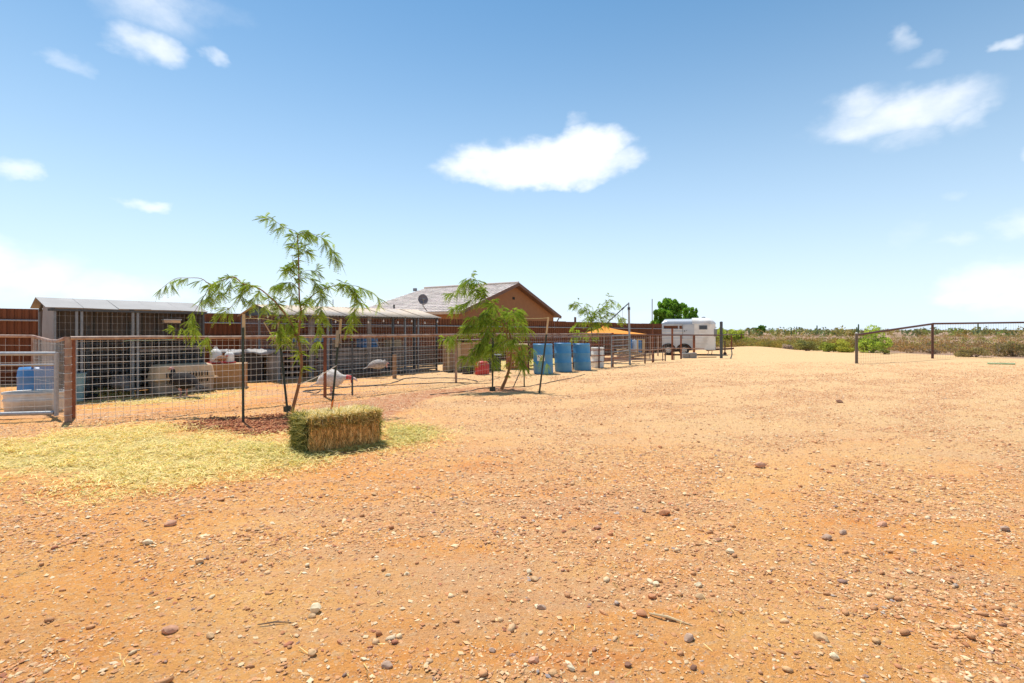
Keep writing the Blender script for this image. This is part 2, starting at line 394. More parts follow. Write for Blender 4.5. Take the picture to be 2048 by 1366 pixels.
WET = wpoly([(590, 820), (650, 805), (720, 797), (840, 781), (905, 775), (1000, 772), (1060, 777), (1050, 786), (930, 786), (860, 800), (810, 828), (760, 845), (700, 840), (600, 836)])
PEN = wpoly([(985, 742), (1075, 738), (1150, 726), (1120, 715), (1010, 716), (985, 725)])
PEN2 = wpoly([(175, 806), (260, 795), (400, 787), (480, 780), (500, 788), (420, 803), (250, 815), (190, 820)])
BANKS = [wpoly([(1450, 712), (1640, 718), (1700, 727), (1600, 722), (1450, 722)]), wpoly([(1500, 950), (2048, 1010), (2300, 1120), (2300, 1180), (1900, 1060), (1450, 980)])]

def build_ground():
    ys = list(np.arange(-14, 0.9, .8)); y = 1.0; st = .055
    while y < 2600: ys.append(y); y += max(st, y * .0125)
    ys.append(2600)
    xs = [0]; x = 0; s = .06
    while x < 2600:
        if x > 9: s *= 1.045
        x += s; xs.append(x)
    xs = np.array([-v for v in xs[:0:-1]] + xs); ys = np.array(ys)
    X, Y = np.meshgrid(xs, ys); Z = Hfull(X, Y)
    wet = smooth(sdist(MULCH, X, Y) / .5 + .3); Z = Z + wet * .05 * (fbm(X * 7, Y * 7, 3) - .35)
    ny, nx = X.shape
    V = np.stack([X.ravel(), Y.ravel(), Z.ravel()], 1)
    idx = np.arange(ny * nx).reshape(ny, nx)
    Q = np.stack([idx[:-1, :-1].ravel(), idx[:-1, 1:].ravel(), idx[1:, 1:].ravel(), idx[1:, :-1].ravel()], 1)
    m = bpy.data.materials.new('orange desert dirt'); m.use_nodes = True; t = m.node_tree; b = t.nodes['Principled BSDF']
    b.inputs['Roughness'].default_value = .95; b.inputs['Specular IOR Level'].default_value = .1
    N, Lk = t.nodes, t.links
    tc = N.new('ShaderNodeTexCoord')
    def nz(scale, det=5, rough=.6):
        q = N.new('ShaderNodeTexNoise'); q.inputs['Scale'].default_value = scale; q.inputs['Detail'].default_value = det; q.inputs['Roughness'].default_value = rough
        Lk.new(tc.outputs['Object'], q.inputs[0]); return q.outputs[0]
    def mr(v, a, b_, c=0, d=1):
        q = N.new('ShaderNodeMapRange'); q.interpolation_type = 'SMOOTHSTEP'; Lk.new(v, q.inputs[0])
        for i, w in enumerate((a, b_, c, d)): q.inputs[1 + i].default_value = w
        return q.outputs[0]
    def mix(f, a, c, blend='MIX'):
        q = N.new('ShaderNodeMix'); q.data_type = 'RGBA'; q.blend_type = blend
        for i, w in ((0, f), (6, a), (7, c)):
            if isinstance(w, tuple): q.inputs[i].default_value = (*w, 1)
            elif isinstance(w, (int, float)): q.inputs[i].default_value = w
            else: Lk.new(w, q.inputs[i])
        return q.outputs[2]
    def math_(op, a, c):
        q = N.new('ShaderNodeMath'); q.operation = op
        for i, w in ((0, a), (1, c)):
            if isinstance(w, (int, float)): q.inputs[i].default_value = w
            else: Lk.new(w, q.inputs[i])
        return q.outputs[0]
    at = N.new('ShaderNodeAttribute'); at.attribute_name = 'zones'    # r straw, g wet, b mulch
    sp = N.new('ShaderNodeSeparateColor'); Lk.new(at.outputs['Color'], sp.inputs[0])
    a2 = N.new('ShaderNodeAttribute'); a2.attribute_name = 'zones2'   # r dusty pale, g green hay, b wild desert
    s2 = N.new('ShaderNodeSeparateColor'); Lk.new(a2.outputs['Color'], s2.inputs[0])
    c = mix(mr(nz(.9), .35, .68), (.74, .315, .085), (.78, .42, .145))
    sm = N.new('ShaderNodeMapping'); sm.inputs['Rotation'].default_value = (0, 0, .45); sm.inputs['Scale'].default_value = (.35, 1.3, 1); Lk.new(tc.outputs['Object'], sm.inputs[0])
    def nzs(scale, det=5):
        q = N.new('ShaderNodeTexNoise'); q.inputs['Scale'].default_value = scale; q.inputs['Detail'].default_value = det; q.inputs['Roughness'].default_value = .65; Lk.new(sm.outputs[0], q.inputs[0]); return q.outputs[0]
    c = mix(mr(nzs(.7), .46, .64), c, (.66, .36, .17))
    c = mix(math_('MULTIPLY', mr(nzs(1.3, 6), .54, .68), .7), c, (.66, .235, .062))
    c = mix(math_('MULTIPLY', mr(nz(.33, 3), .5, .7), .6), c, (.58, .26, .12))
    c = mix(mr(math_('ADD', s2.outputs[0], math_('MULTIPLY', nz(.5, 4), .5)), .35, 1.15), c, (.69, .45, .225))
    c = mix(math_('MULTIPLY', mr(nz(26, 3), .53, .62), .55), c, (.68, .44, .24))          # fine pale grit
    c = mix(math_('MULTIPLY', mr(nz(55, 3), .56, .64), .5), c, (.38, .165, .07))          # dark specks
    c = mix(math_('MULTIPLY', mr(nz(7, 4), .52, .75), .35), c, (.62, .38, .21))
    c = mix(mr(s2.outputs[2], 0, 1), c, mix(mr(nz(.35, 6), .4, .62), (.44, .29, .20), (.30, .19, .125)))
    w = math_('ADD', sp.outputs[1], math_('MULTIPLY', math_('SUBTRACT', nz(2.2, 5), .5), 1.0))
    c = mix(mr(w, .35, .75), c, mix(mr(nz(6, 5), .42, .6), (.45, .185, .085), (.56, .31, .18)))
    st_ = math_('ADD', sp.outputs[0], math_('MULTIPLY', math_('SUBTRACT', nz(3.5, 6, .7), .5), 1.3))
    straw_c = mix(mr(s2.outputs[1], .2, .8), mix(mr(nz(40, 4), .4, .62), (.66, .54, .22), (.52, .38, .14)), mix(mr(nz(40, 4), .4, .62), (.58, .52, .20), (.44, .40, .15)))
    c = mix(mr(st_, .35, .7), c, straw_c)
    mu = math_('ADD', sp.outputs[2], math_('MULTIPLY', math_('SUBTRACT', nz(4.5, 5), .5), 1.0))
    c = mix(mr(mu, .4, .66), c, mix(mr(nz(16, 4), .42, .6), (.50, .19, .075), (.36, .125, .055)))
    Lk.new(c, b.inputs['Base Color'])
    bp = N.new('ShaderNodeBump'); bp.inputs['Strength'].default_value = 1.0; bp.inputs['Distance'].default_value = .02
    hgt = math_('ADD', nz(70, 6, .75), math_('MULTIPLY', nz(18, 4), .9)); Lk.new(hgt, bp.inputs['Height']); Lk.new(bp.outputs[0], b.inputs['Normal'])
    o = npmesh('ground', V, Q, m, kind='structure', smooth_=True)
    me = o.data
    def zone(name, r, g, bl):
        a = me.color_attributes.new(name, 'FLOAT_COLOR', 'POINT'); C = np.ones((len(V), 4), 'f')
        C[:, 0], C[:, 1], C[:, 2] = r.ravel(), g.ravel(), bl.ravel(); a.data.foreach_set('color', C.ravel())
    near = (np.abs(X) < 25) & (Y < 40) & (Y > 0)
    def sd(poly, w, off=.4):
        r = np.zeros(X.shape); r[near] = np.clip(sdist(poly, X[near], Y[near]) / w + off, 0, 1); return r
    straw = np.maximum.reduce([sd(STRAW, 1.1, .3), sd(STRAW2, .8, .2) * .4, sd(PEN, 1.5, .4), sd(PEN2, 1.0, .3) * .7])
    for bk in BANKS: straw = np.maximum(straw, sd(bk, 2.5, .2) * .38)
    wetm = sd(WET, .7, .35); mul = sd(MULCH, .45, .4)
    pale = smooth((Y - 1.6) / 7) * smooth((X + .9 * Y * .35 + 2) / 5) * .62 + smooth((Y - 9) / 14) * .22 + .12 * smooth((X - 1) / 6)
    green = np.maximum(sd(GREEN, .3, .6), sd(GREEN2, .4, .5))
    # beyond the yard edge the open desert begins
    EX = (X * .96 - (-(Y - 27) * .30 + 27) * .96)
    wild = np.clip(smooth((EX + 1.0) / 2.0) * (Y > 15) + smooth((Y - 47) / 3), 0, 1)
    zone('zones', straw, wetm, mul); zone('zones2', pale, green, wild)
    return o
build_ground()

# ------------------------------------------------------------------ loose stones, straw, mulch
def ico():
    p = (1 + 5 ** .5) / 2
    v = np.array([(-1, p, 0), (1, p, 0), (-1, -p, 0), (1, -p, 0), (0, -1, p), (0, 1, p), (0, -1, -p), (0, 1, -p), (p, 0, -1), (p, 0, 1), (-p, 0, -1), (-p, 0, 1)], float)
    v /= np.linalg.norm(v[0])
    f = np.array([(0, 11, 5), (0, 5, 1), (0, 1, 7), (0, 7, 10), (0, 10, 11), (1, 5, 9), (5, 11, 4), (11, 10, 2), (10, 7, 6), (7, 1, 8), (3, 9, 4), (3, 4, 2), (3, 2, 6), (3, 6, 8), (3, 8, 9), (4, 9, 5), (2, 4, 11), (6, 2, 10), (8, 6, 7), (9, 8, 1)])
    return v, f
OCT = (np.array([(1, 0, 0), (0, 1, 0), (-1, 0, 0), (0, -1, 0), (0, 0, 1), (0, 0, -1)], float), np.array([(0, 1, 4), (1, 2, 4), (2, 3, 4), (3, 0, 4), (1, 0, 5), (2, 1, 5), (3, 2, 5), (0, 3, 5)]))
PAL = np.array([(.80, .56, .31), (.76, .47, .24), (.70, .40, .18), (.62, .30, .13), (.62, .29, .12), (.64, .31, .13), (.42, .20, .11), (.34, .20, .14), (.46, .34, .26), (.34, .27, .24), (.82, .66, .44), (.76, .57, .35), (.56, .23, .09), (.42, .15, .07)])
PW = np.array([10, 14, 15, 15, 18, 18, 4, 1.2, .8, .5, 1.2, 4, 8, 2.5]); PW = PW / PW.sum()
def scatter_pts(n, y0, y1, p=1.25):
    u = RNG.random(n); e = 1 - p + 1      # density over depth ~ y^(1-p)
    yy = (y0 ** e + u * (y1 ** e - y0 ** e)) ** (1 / e)
    xx = (RNG.random(n) * 2 - 1) * (yy * 1.12 + .6)
    return xx, yy
def stones(name, n, shape, smin, smax, y0, y1, p=1.25, grow=.0013, pw=2.2):
    xx, yy = scatter_pts(n, y0, y1, p)
    ru, rv = xx * .9 + yy * .43, yy * .9 - xx * .43
    dens = .22 + .9 * smooth((.5 * fbm(xx * 1.3 + 3, yy * 1.3, 4) + .5 * fbm(ru * .45 + 7, rv * 1.5, 4) - .40) / .2) * (.6 + .55 * smooth((xx + 1.5) / 5))
    dens = dens * np.where(sdist(STRAW, xx, yy) > -.1, .05, 1.0) * np.where(sdist(MULCH, xx, yy) > 0, .25, 1.0)
    dens *= np.where((xx > 19) & (yy > 24), .2, 1)
    # inside the pens the ground is cleaner
    dens *= np.where((yy > 15.5 + 1.05 * (xx + 1)) & (xx < 8), .25, 1)
    dens *= .15 + .85 * smooth((23 - yy) / 15)
    keep = RNG.random(n) < dens; xx, yy = xx[keep], yy[keep]; n = len(xx)
    s = smin * (1 - RNG.random(n)) ** (-1 / pw); s = np.minimum(s, smax); s = np.maximum(s, yy * grow)
    v, f = shape; k = len(v)
    ax = np.stack([s * RNG.uniform(.8, 1.6, n), s * RNG.uniform(.6, 1.1, n), s * RNG.uniform(.35, .75, n)], 1)
    V = v[None] * (1 + RNG.uniform(-.28, .28, (n, k, 1))) * ax[:, None, :]
    a = RNG.random(n) * 6.283; ca, sa = np.cos(a), np.sin(a); tl = RNG.normal(0, .25, n)
    x = V[:, :, 0] * ca[:, None] - V[:, :, 1] * sa[:, None]; y = V[:, :, 0] * sa[:, None] + V[:, :, 1] * ca[:, None]; z = V[:, :, 2] + x * tl[:, None] * .5
    zz = Hfull(xx, yy) + ax[:, 2] * .45
    V = np.stack([x + xx[:, None], y + yy[:, None], z + zz[:, None]], 2).reshape(-1, 3)
    Fq = (f[None] + (np.arange(n) * k)[:, None, None]).reshape(-1, 3)
    c = PAL[RNG.choice(len(PAL), n, p=PW)] * RNG.uniform(.8, 1.12, (n, 1))
    col = np.repeat(c, len(f), 0)
    o = npmesh(name, V, Fq, stone_m, np.clip(col, 0, 1), kind='stuff')
    return o
OCT4 = (OCT[0][:5], OCT[1][:4])
g1 = stones('fine_gravel', 800000, OCT4, .0026, .013, 1.35, 24, 1.5, .0009, 2.1)
tag(g1, 'fine tan and orange grit strewn over the whole dirt yard', 'gravel')
g2 = stones('pebbles', 42000, ico(), .0055, .022, 1.3, 18, 1.35, .0011, 2.7)
tag(g2, 'small mixed pebbles lying thickly over the orange dirt', 'gravel')

g3 = stones('coarse_grit', 110000, OCT4, .007, .022, 3.5, 24, 1.05, .0011, 2.6)
tag(g3, 'coarse tan chips spread in bands over the middle of the yard', 'gravel')

def rock_mb(size, seed, flat=.6):
    "a rounded angular stone of 80 faces; size = half length"
    rr = random.Random(seed); import bmesh
    bm = bmesh.new(); bmesh.ops.create_icosphere(bm, subdivisions=2, radius=1)
    cuts = [(Vector((rr.gauss(0, 1), rr.gauss(0, 1), rr.gauss(0, 1))).normalized(), rr.uniform(.55, .85)) for _ in range(9)]
    mb = MB()
    for v in bm.verts:
        for nrm, dd in cuts:
            q = v.co.dot(nrm)
            if q > dd: v.co -= nrm * (q - dd)
    vs = [Vector((v.co.x * size, v.co.y * size * .72, v.co.z * size * flat)) for v in bm.verts]
    fs = [tuple(q.index for q in f.verts) for f in bm.faces]; bm.free(); mb.add(vs, fs)
    return mb
def stone_mat(nm, c): return mat(nm, c, tuple(v * .72 for v in c), .85, 0, 12, .3, 40)
SM = {'white': stone_mat('cream white stone', (.86, .70, .44)), 'red': stone_mat('red brown stone', (.62, .27, .12)), 'grey': stone_mat('purple grey stone', (.52, .34, .23)), 'tan': stone_mat('tan stone', (.70, .44, .22)), 'pink': stone_mat('pinkish stone', (.70, .36, .21)), 'dark': stone_mat('dark brown stone', (.26, .12, .065))}
# px, py of the base, half width px, colour, label
ROCKS = [(1460, 1108, 10, 'white', 'bright cream stone alone on orange dirt, well below the far gravel band'),
 (1329, 1027, 13, 'red', 'flat red brown stone above the small grey pebble in the yard'),
 (1194, 1058, 9, 'pink', 'rounded pinkish stone a little up and left of the cream stone'),
 (632, 1222, 14, 'white', 'largest cream stone at the foot of the picture, chunky and angular'),
 (624, 1232, 9, 'tan', 'small tan stone tucked against the front of the largest cream stone'),
 (340, 1264, 15, 'pink', 'upright pinkish wedge stone, leftmost of the big ones in front'),
 (421, 1274, 10, 'tan', 'tan stone to the right of the pinkish wedge stone'),
 (624, 1312, 11, 'tan', 'rust tinted pale stone standing on end near the bottom edge'),
 (1083, 1217, 11, 'grey', 'two toned purple grey stone in front of the bare sandy patch'),
 (1304, 1196, 10, 'red', 'brown stone beside three cream pebbles near the dry stalk'),
 (1312, 1172, 8, 'white', 'cream pebble just above the brown stone near the dry stalk'),
 (1397, 1170, 9, 'white', 'cream stone with smaller ones in a cluster right of the brown stone'),
 (1401, 1196, 12, 'tan', 'tan stone in front of the cream cluster'),
 (1284, 1234, 12, 'red', 'brick red stone at the left tip of the dry stalk'),
 (1375, 1280, 13, 'grey', 'lumpy grey brown stone below the dry stalk'),
 (1640, 1276, 16, 'tan', 'long smooth tan stone lying at the lower right'),
 (1668, 1316, 10, 'white', 'pale stone below the long smooth tan stone'),
 (1070, 1158, 9, 'tan', 'oval tan stone next to a cream chip left of centre'),
 (1058, 1144, 8, 'white', 'cream chip next to the oval tan stone'),
 (985, 1300, 8, 'grey', 'round mauve pebble near the bottom left of the bare patch'),
 (1068, 1322, 13, 'pink', 'flat pinkish stone pair near the bottom edge left of centre'),
 (1255, 1332, 9, 'dark', 'dark brown upright stone close to the bottom edge'),
 (1387, 1338, 9, 'dark', 'angular dark stone close to the bottom edge, right of centre'),
 (1518, 934, 13, 'pink', 'pinkish slab stone at the edge of the gravel band'),
 (1679, 806, 7, 'dark', 'dark lump alone in the middle of the far yard'),
 (1652, 1080, 11, 'grey', 'grey stone with a paler one at its side, right of the cream stone'),
 (1686, 1068, 9, 'grey', 'blue grey rounded stone above right of the grey pair'),
 (1764, 1050, 11, 'pink', 'wide pinkish stone in the gravel band'),
 (2010, 1062, 11, 'grey', 'blue grey stone close to the right edge of the yard'),
 (340, 1050, 12, 'pink', 'flat brick coloured slab left of centre below the straw'),
 (296, 1086, 10, 'white', 'pale flat stone below the brick coloured slab'),
 (400, 1128, 11, 'tan', 'low tan stone in the left foreground'),
 (1142, 1342, 9, 'white', 'pale pebble touching the bottom edge right of centre'),
 (775, 1336, 13, 'grey', 'mauve flat stone at the bottom edge, left of centre'),
 (1462, 1222, 0, 'tan', '')]
for i, (px, py, hw, cn, lab) in enumerate(ROCKS):
    if not hw: continue
    g = gp(px, py); s = hw * g.y / F * 1.02
    mb = rock_mb(s, 40 + i, .8 if cn == 'white' else .6)
    o = obj('rock', mb, SM[cn]); smoothed(o.data, 28); o.location = (g.x, g.y, float(Hfull(g.x, g.y)) + s * .32); o.rotation_euler = (R.uniform(-.2, .2), R.uniform(-.2, .2), R.uniform(-.6, .6))
    tag(o, lab, 'stone')
protos = [rock_mb(1, 200 + i, R.uniform(.5, .8)) for i in range(7)]
pm = []
for i, mb in enumerate(protos):
    me = bpy.data.meshes.new('loose_stone'); me.from_pydata([tuple(v) for v in mb.v], [], mb.f); smoothed(me, 28); pm.append(me)
variants = [(a, m_) for a in range(7) for m_ in ('tan', 'tan', 'pink', 'pink', 'tan', 'tan', 'white', 'red', 'grey', 'white')]
meshes = {}
for i in range(110):
    y = 1.75 * (9.0 / 1.75) ** (R.random() ** .9); x = R.uniform(-1, 1) * (y * 1.02); s = .009 + .016 * R.random() ** 2.2
    if bool(inside(STRAW, np.array([x]), np.array([y]))[0]) or y > 5.4 and x < 0: continue
    a, mn = R.choice(variants); key = (a, mn)
    if key not in meshes:
        me = pm[a].copy(); me.materials.append(SM[mn]); meshes[key] = me
    o = bpy.data.objects.new('loose_stone', meshes[key]); COL.objects.link(o); o.scale = (s, s * R.uniform(.7, 1.1), s * R.uniform(.7, 1)); o.rotation_euler = (0, 0, R.uniform(0, 6.28))
    o.location = (x, y, float(Hfull(x, y)) + s * .25)
    tag(o, 'small loose stone about walnut size lying on the open dirt yard', 'stone', 'walnut sized stones scattered over the yard')

def blades(name, poly_list, n, mats, cols, length, width, zmax=.03, edge=.35, label=None, cat=None, lift=None, root=None, P0=None):
    "thin hay stems lying inside polygons"
    if P0 is None:
        xs, ys = [], []
        for poly, w in poly_list:
            k = int(n * w); pa = np.array(poly); lo, hi = pa.min(0) - edge, pa.max(0) + edge
            x = RNG.uniform(lo[0], hi[0], k * 3); y = RNG.uniform(lo[1], hi[1], k * 3); sd_ = sdist(poly, x, y)
            pr = smooth((sd_ + edge) / (2 * edge)) * (.25 + .95 * smooth((fbm(x * 1.9, y * 1.9, 5) - .38) / .18))
            kk = RNG.random(k * 3) < pr; xs.append(x[kk][:k]); ys.append(y[kk][:k])
        x, y = np.concatenate(xs), np.concatenate(ys)
        z = Hfull(x, y) + RNG.random(len(x)) ** 2 * zmax + .002
        P_ = np.stack([x, y, z], 1)
    else: P_ = P0
    n = len(P_); a = RNG.random(n) * 6.283; L = length * RNG.uniform(.35, 1.2, n); el = RNG.normal(0, .16, n)
    d = np.stack([np.cos(a) * np.cos(el), np.sin(a) * np.cos(el), np.abs(np.sin(el))], 1); s = np.stack([-np.sin(a), np.cos(a), RNG.normal(0, .5, n)], 1) * (width * RNG.uniform(.5, 1.2, n))[:, None]
    mid = P_ + d * (L * .5)[:, None] + np.stack([RNG.normal(0, .012, n), RNG.normal(0, .012, n), RNG.random(n) * .012], 1)
    end = P_ + d * L[:, None]
    V = np.stack([P_ - s, P_ + s, mid + s, mid - s, end], 1).reshape(-1, 3)
    base = (np.arange(n) * 5)[:, None]
    Fq = np.concatenate([np.concatenate([base, base + 1, base + 2], 1), np.concatenate([base, base + 2, base + 3], 1), np.concatenate([base + 3, base + 2, base + 4], 1)], 1).reshape(-1, 3)
    c = np.array(cols)[RNG.integers(0, len(cols), n)] * RNG.uniform(.75, 1.15, (n, 1))
    o = npmesh(name, V, Fq, mats, np.repeat(c, 3, 0), kind='stuff', root=root)
    if label: tag(o, label, cat)
    return o
HAYC = [(1.1, 1.0, .85), (1, .95, .8), (1.15, 1.08, 1), (.85, .8, .7), (1.0, 1.0, .8), (.8, .9, .6)]
blades('scattered_straw', [(STRAW, .8), (STRAW2, .07)], 46000, hay_m, HAYC, .095, .0036, .04, .55, 'pale yellow straw trampled flat in a broad patch left of the bale', 'straw')
blades('green_hay_scraps', [(GREEN, .6), (GREEN2, .4)], 7000, hay_green, [(1.2, 1.05, 1.2), (.9, .85, 1), (1.4, 1.25, 1.5), (1.6, 1.35, 1.5)], .09, .0036, .06, .3, 'green hay scraps spilled round the foot of the bale', 'hay')
blades('pen_straw', [(PEN, .7), (PEN2, .3)], 9000, hay_m, HAYC, .10, .004, .03, .3, 'yellow straw litter on the ground inside the pens', 'straw')
YARD = [(-6, 2), (6, 2), (12, 11), (-7, 6.5)]
blades('straw_bits', [(YARD, 1)], 5000, hay_m, [(1, .9, .7), (.8, .7, .55), (1.05, 1, .85), (.5, .4, .3)], .06, .0018, .006, .5, 'stray dry straw bits blown across the yard dirt', 'straw')
def mulch():
    n = 4500; pa = np.array(MULCH); lo, hi = pa.min(0) - .3, pa.max(0) + .3
    x = RNG.uniform(lo[0], hi[0], n * 2); y = RNG.uniform(lo[1], hi[1], n * 2)
    k = RNG.random(n * 2) < smooth((sdist(MULCH, x, y) + .25) / .45) * (.3 + .8 * smooth((fbm(x * 3, y * 3, 3) - .35) / .2)); x, y = x[k], y[k]; n = len(x)
    v, f = OCT; s = RNG.uniform(.008, .026, n)
    V = v[None] * (1 + RNG.uniform(-.4, .4, (n, 6, 1))) * np.stack([s, s * .7, s * .6], 1)[:, None, :] + np.stack([x, y, Hfull(x, y) + .012 + s * .4], 1)[:, None, :]
    Fq = (f[None] + (np.arange(n) * 6)[:, None, None]).reshape(-1, 3)
    c = np.array([(.56, .20, .08), (.44, .145, .055), (.64, .30, .13), (.34, .11, .05)])[RNG.integers(0, 4, n)]
    o = npmesh('mulch', V.reshape(-1, 3), Fq, clod_m, np.repeat(c, 8, 0), kind='stuff')
    tag(o, 'dark red brown mulch clods heaped round the nearest metal stake', 'mulch')
mulch()

# ------------------------------------------------------------------ rusty boundary fence
FA, FB = Vector((-14, 14, 0)), Vector((10.3, 35, 0)); FD = (FB - FA)
def rusty_fence():
    L0 = FD.length; d = FD.normalized(); n = Vector((d.y, -d.x, 0))      # n looks towards the yard
    a = FA - d * 5.4; L = (FB + d * 5.0 - a).length; W = .9; k = int(L / W)
    t = thing('corrugated_fence', 'long brown red corrugated steel fence behind the pens, ending behind the horse trailer', 'fence', (a.x, a.y, 0))
    prof = []
    x = 0
    while x < W - .001:
        for dx, dy in ((0, 0), (.035, 0), (.055, .03), (.12, .03), (.14, 0), (.15, 0)): prof.append((x + dx, dy))
        x += .15
    base = []
    mb = MB(); vs = []
    for z in (-.05, 1.0): vs += [Vector((px_, py_, z * 1.0)) for px_, py_ in prof]
    q = len(prof)
    me = bpy.data.meshes.new('sheet')
    me.from_pydata([(p.x, -p.y, p.z) for p in vs], [], [(i, i + 1, q + i + 1, q + i) for i in range(q - 1)]); me.materials.append(rust_sheet)
    me.transform(Matrix.Translation((0, 0, 0)))
    ang = math.atan2(d.y, d.x)
    for i in range(k):
        s = i * W / L0 - 5.4 / L0
        top = 2.1 - .19 * s + R.uniform(-.012, .012)
        p = d * (i * W) - n * (.004 * (i % 2))
        o = bpy.data.objects.new('sheet', me); COL.objects.link(o); o.parent = t
        zb = float(Hmac(a.x + p.x, a.y + p.y)); o.location = (p.x, p.y, min(zb, 0)); o.rotation_euler = (0, 0, ang); o.scale = (1.002, 1, top - min(zb, 0))
    def zt(i): return 2.1 - .19 * (i * W / L0 - 5.4 / L0)
    for off in (.33, .78, 1.75):
        mb = MB(); pts = [a + d * (j * W * 4) + n * .075 + Vector((0, 0, zt(j * 4) - off)) for j in range(k // 4 + 1)]; mb.tube(pts, .025, 6)
        obj('rail', mb, galv if off < .5 else rust_pale, t, True)
    for j in range(0, k, 4):
        p = a + d * (j * W) - n * .12; mb = MB(); h = zt(j) + (.28 if j == 32 else -.04); mb.beam((p.x, p.y, -.3), (p.x, p.y, h), .09, .09)
        obj('post', mb, rust_dark, t)
rusty_fence()

# ------------------------------------------------------------------ pen fence along the yard
def pt(px, depth_px):      # point at pixel column px whose base lies depth_px below the horizon
    d = H * F / depth_px; x = (px - CX) / F * d; return G(x, d)
F1, F2, F3, F4 = pt(141, 185), pt(650, 135), pt(912, 105), pt(1225, 75)
def up(p, z): return Vector((p.x, p.y, p.z + z))
def yard_fence():
    t = thing('wire_fence', 'welded wire pen fence with rusty pipe top rail, starting at the wrapped gate post', 'fence', F1)
    RT = 1.365
    mb = MB(); a = F1 + Vector((-.04, 0, 0)); mb.tube([a, up(a, 1.0), up(a, RT + .02)], [.047, .045, .045], 12)
    p1 = obj('post', mb, rust_pale, t, True, label='near gate post wrapped with turns of wire')
    for i in range(9):
        z = .12 + i * .135; mb = MB(); mb.tube([up(a, z) + Vector((math.cos(q) * .050, math.sin(q) * .050, .004 * math.sin(q))) for q in np.linspace(0, 6.4, 13)], .004, 4); obj('wire_tie', mb, wire_m, p1)
    b = F1 + Vector((-.26, .32, 0)); mb = MB(); mb.tube([b, up(b, RT)], .055, 12); obj('post', mb, rust, t, True, label='brown gate post standing just behind the wrapped one')
    for p, m_ in ((F2, rust), (F3, rust_pale)):
        mb = MB(); mb.tube([up(p, -.1), up(p, RT - .02)], .036, 10); obj('post', mb, m_, t, True)
    mids = [lerp(F1, F2, u) for u in (0, .25, .5, .75)] + [lerp(F2, F3, u) for u in (0, .5)] + [F3]
    mb = MB(); mb.tube([up(p, RT + .006 * math.sin(i * 2.1)) for i, p in enumerate(mids)], .032, 10); obj('top_rail', mb, rust_pale, t, True)
    zs = [.03, .10, .18, .27, .37, .48, .60, .72, .84, .96, 1.08, 1.20, 1.31]
    for A, B in ((F1 + Vector((.05, .05, 0)), F2), (F2, F3)):
        obj('wire_mesh', wires(A, B, .01, 1.34, .102, zs, .0023), wire_m, t, kind='stuff')
    mb = MB(); c = lerp(F2, F3, .17); mb.beam(up(c, -.1), up(c, 1.3), .03, .03); obj('thin_stake', mb, dark_steel, t)
    # pipe panels that carry on to the far corner post
    t2 = thing('pipe_panel_fence', 'brown pipe rail panels with wire behind the blue barrels, ending at the far corner post', 'fence', F3)
    A, B = pt(985, H * F / 16.55), pt(1225, H * F / 20.95)
    for i, z in enumerate((1.36, 1.27, .93, .72, .50, .26)):
        mb = MB(); pts = ([F3] if z > 1.3 else []) + [lerp(A, B, (0 if z > 1.3 else .1) + (1 if z > 1.3 else .9) * k / 6) for k in range(7)]
        mb.tube([up(p, z + .008 * math.sin(k * 1.3 + i)) for k, p in enumerate(pts)], .026 if z > 1.2 else .019, 8); obj('rail', mb, rust_pale if z > 1.2 else rust, t2, True)
    for px, dp, h, r in ((985, 93, 1.3, .03), (1057, 86.8, 1.28, .03), (1137, 80, 1.36, .03), (1146, 79.4, 1.3, .025), (1198, 75.4, 1.05, .03), (1225, 73.4, 1.40, .05)):
        p = pt(px, dp); mb = MB(); mb.tube([up(p, -.1), up(p, h)], r, 10); obj('post', mb, rust if px > 1200 else rust_dark, t2, True)
    obj('wire_mesh', wires(F3, A, .02, 1.33, .105, [.1, .25, .42, .6, .78, .95, 1.1, 1.22], .0018), wire_m, t2, kind='stuff')
    obj('wire_mesh', wires(A, B, .02, 1.33, .105, [.1, .25, .42, .6, .78, .95, 1.1, 1.22], .0023), wire_m, t2, kind='stuff')
yard_fence()

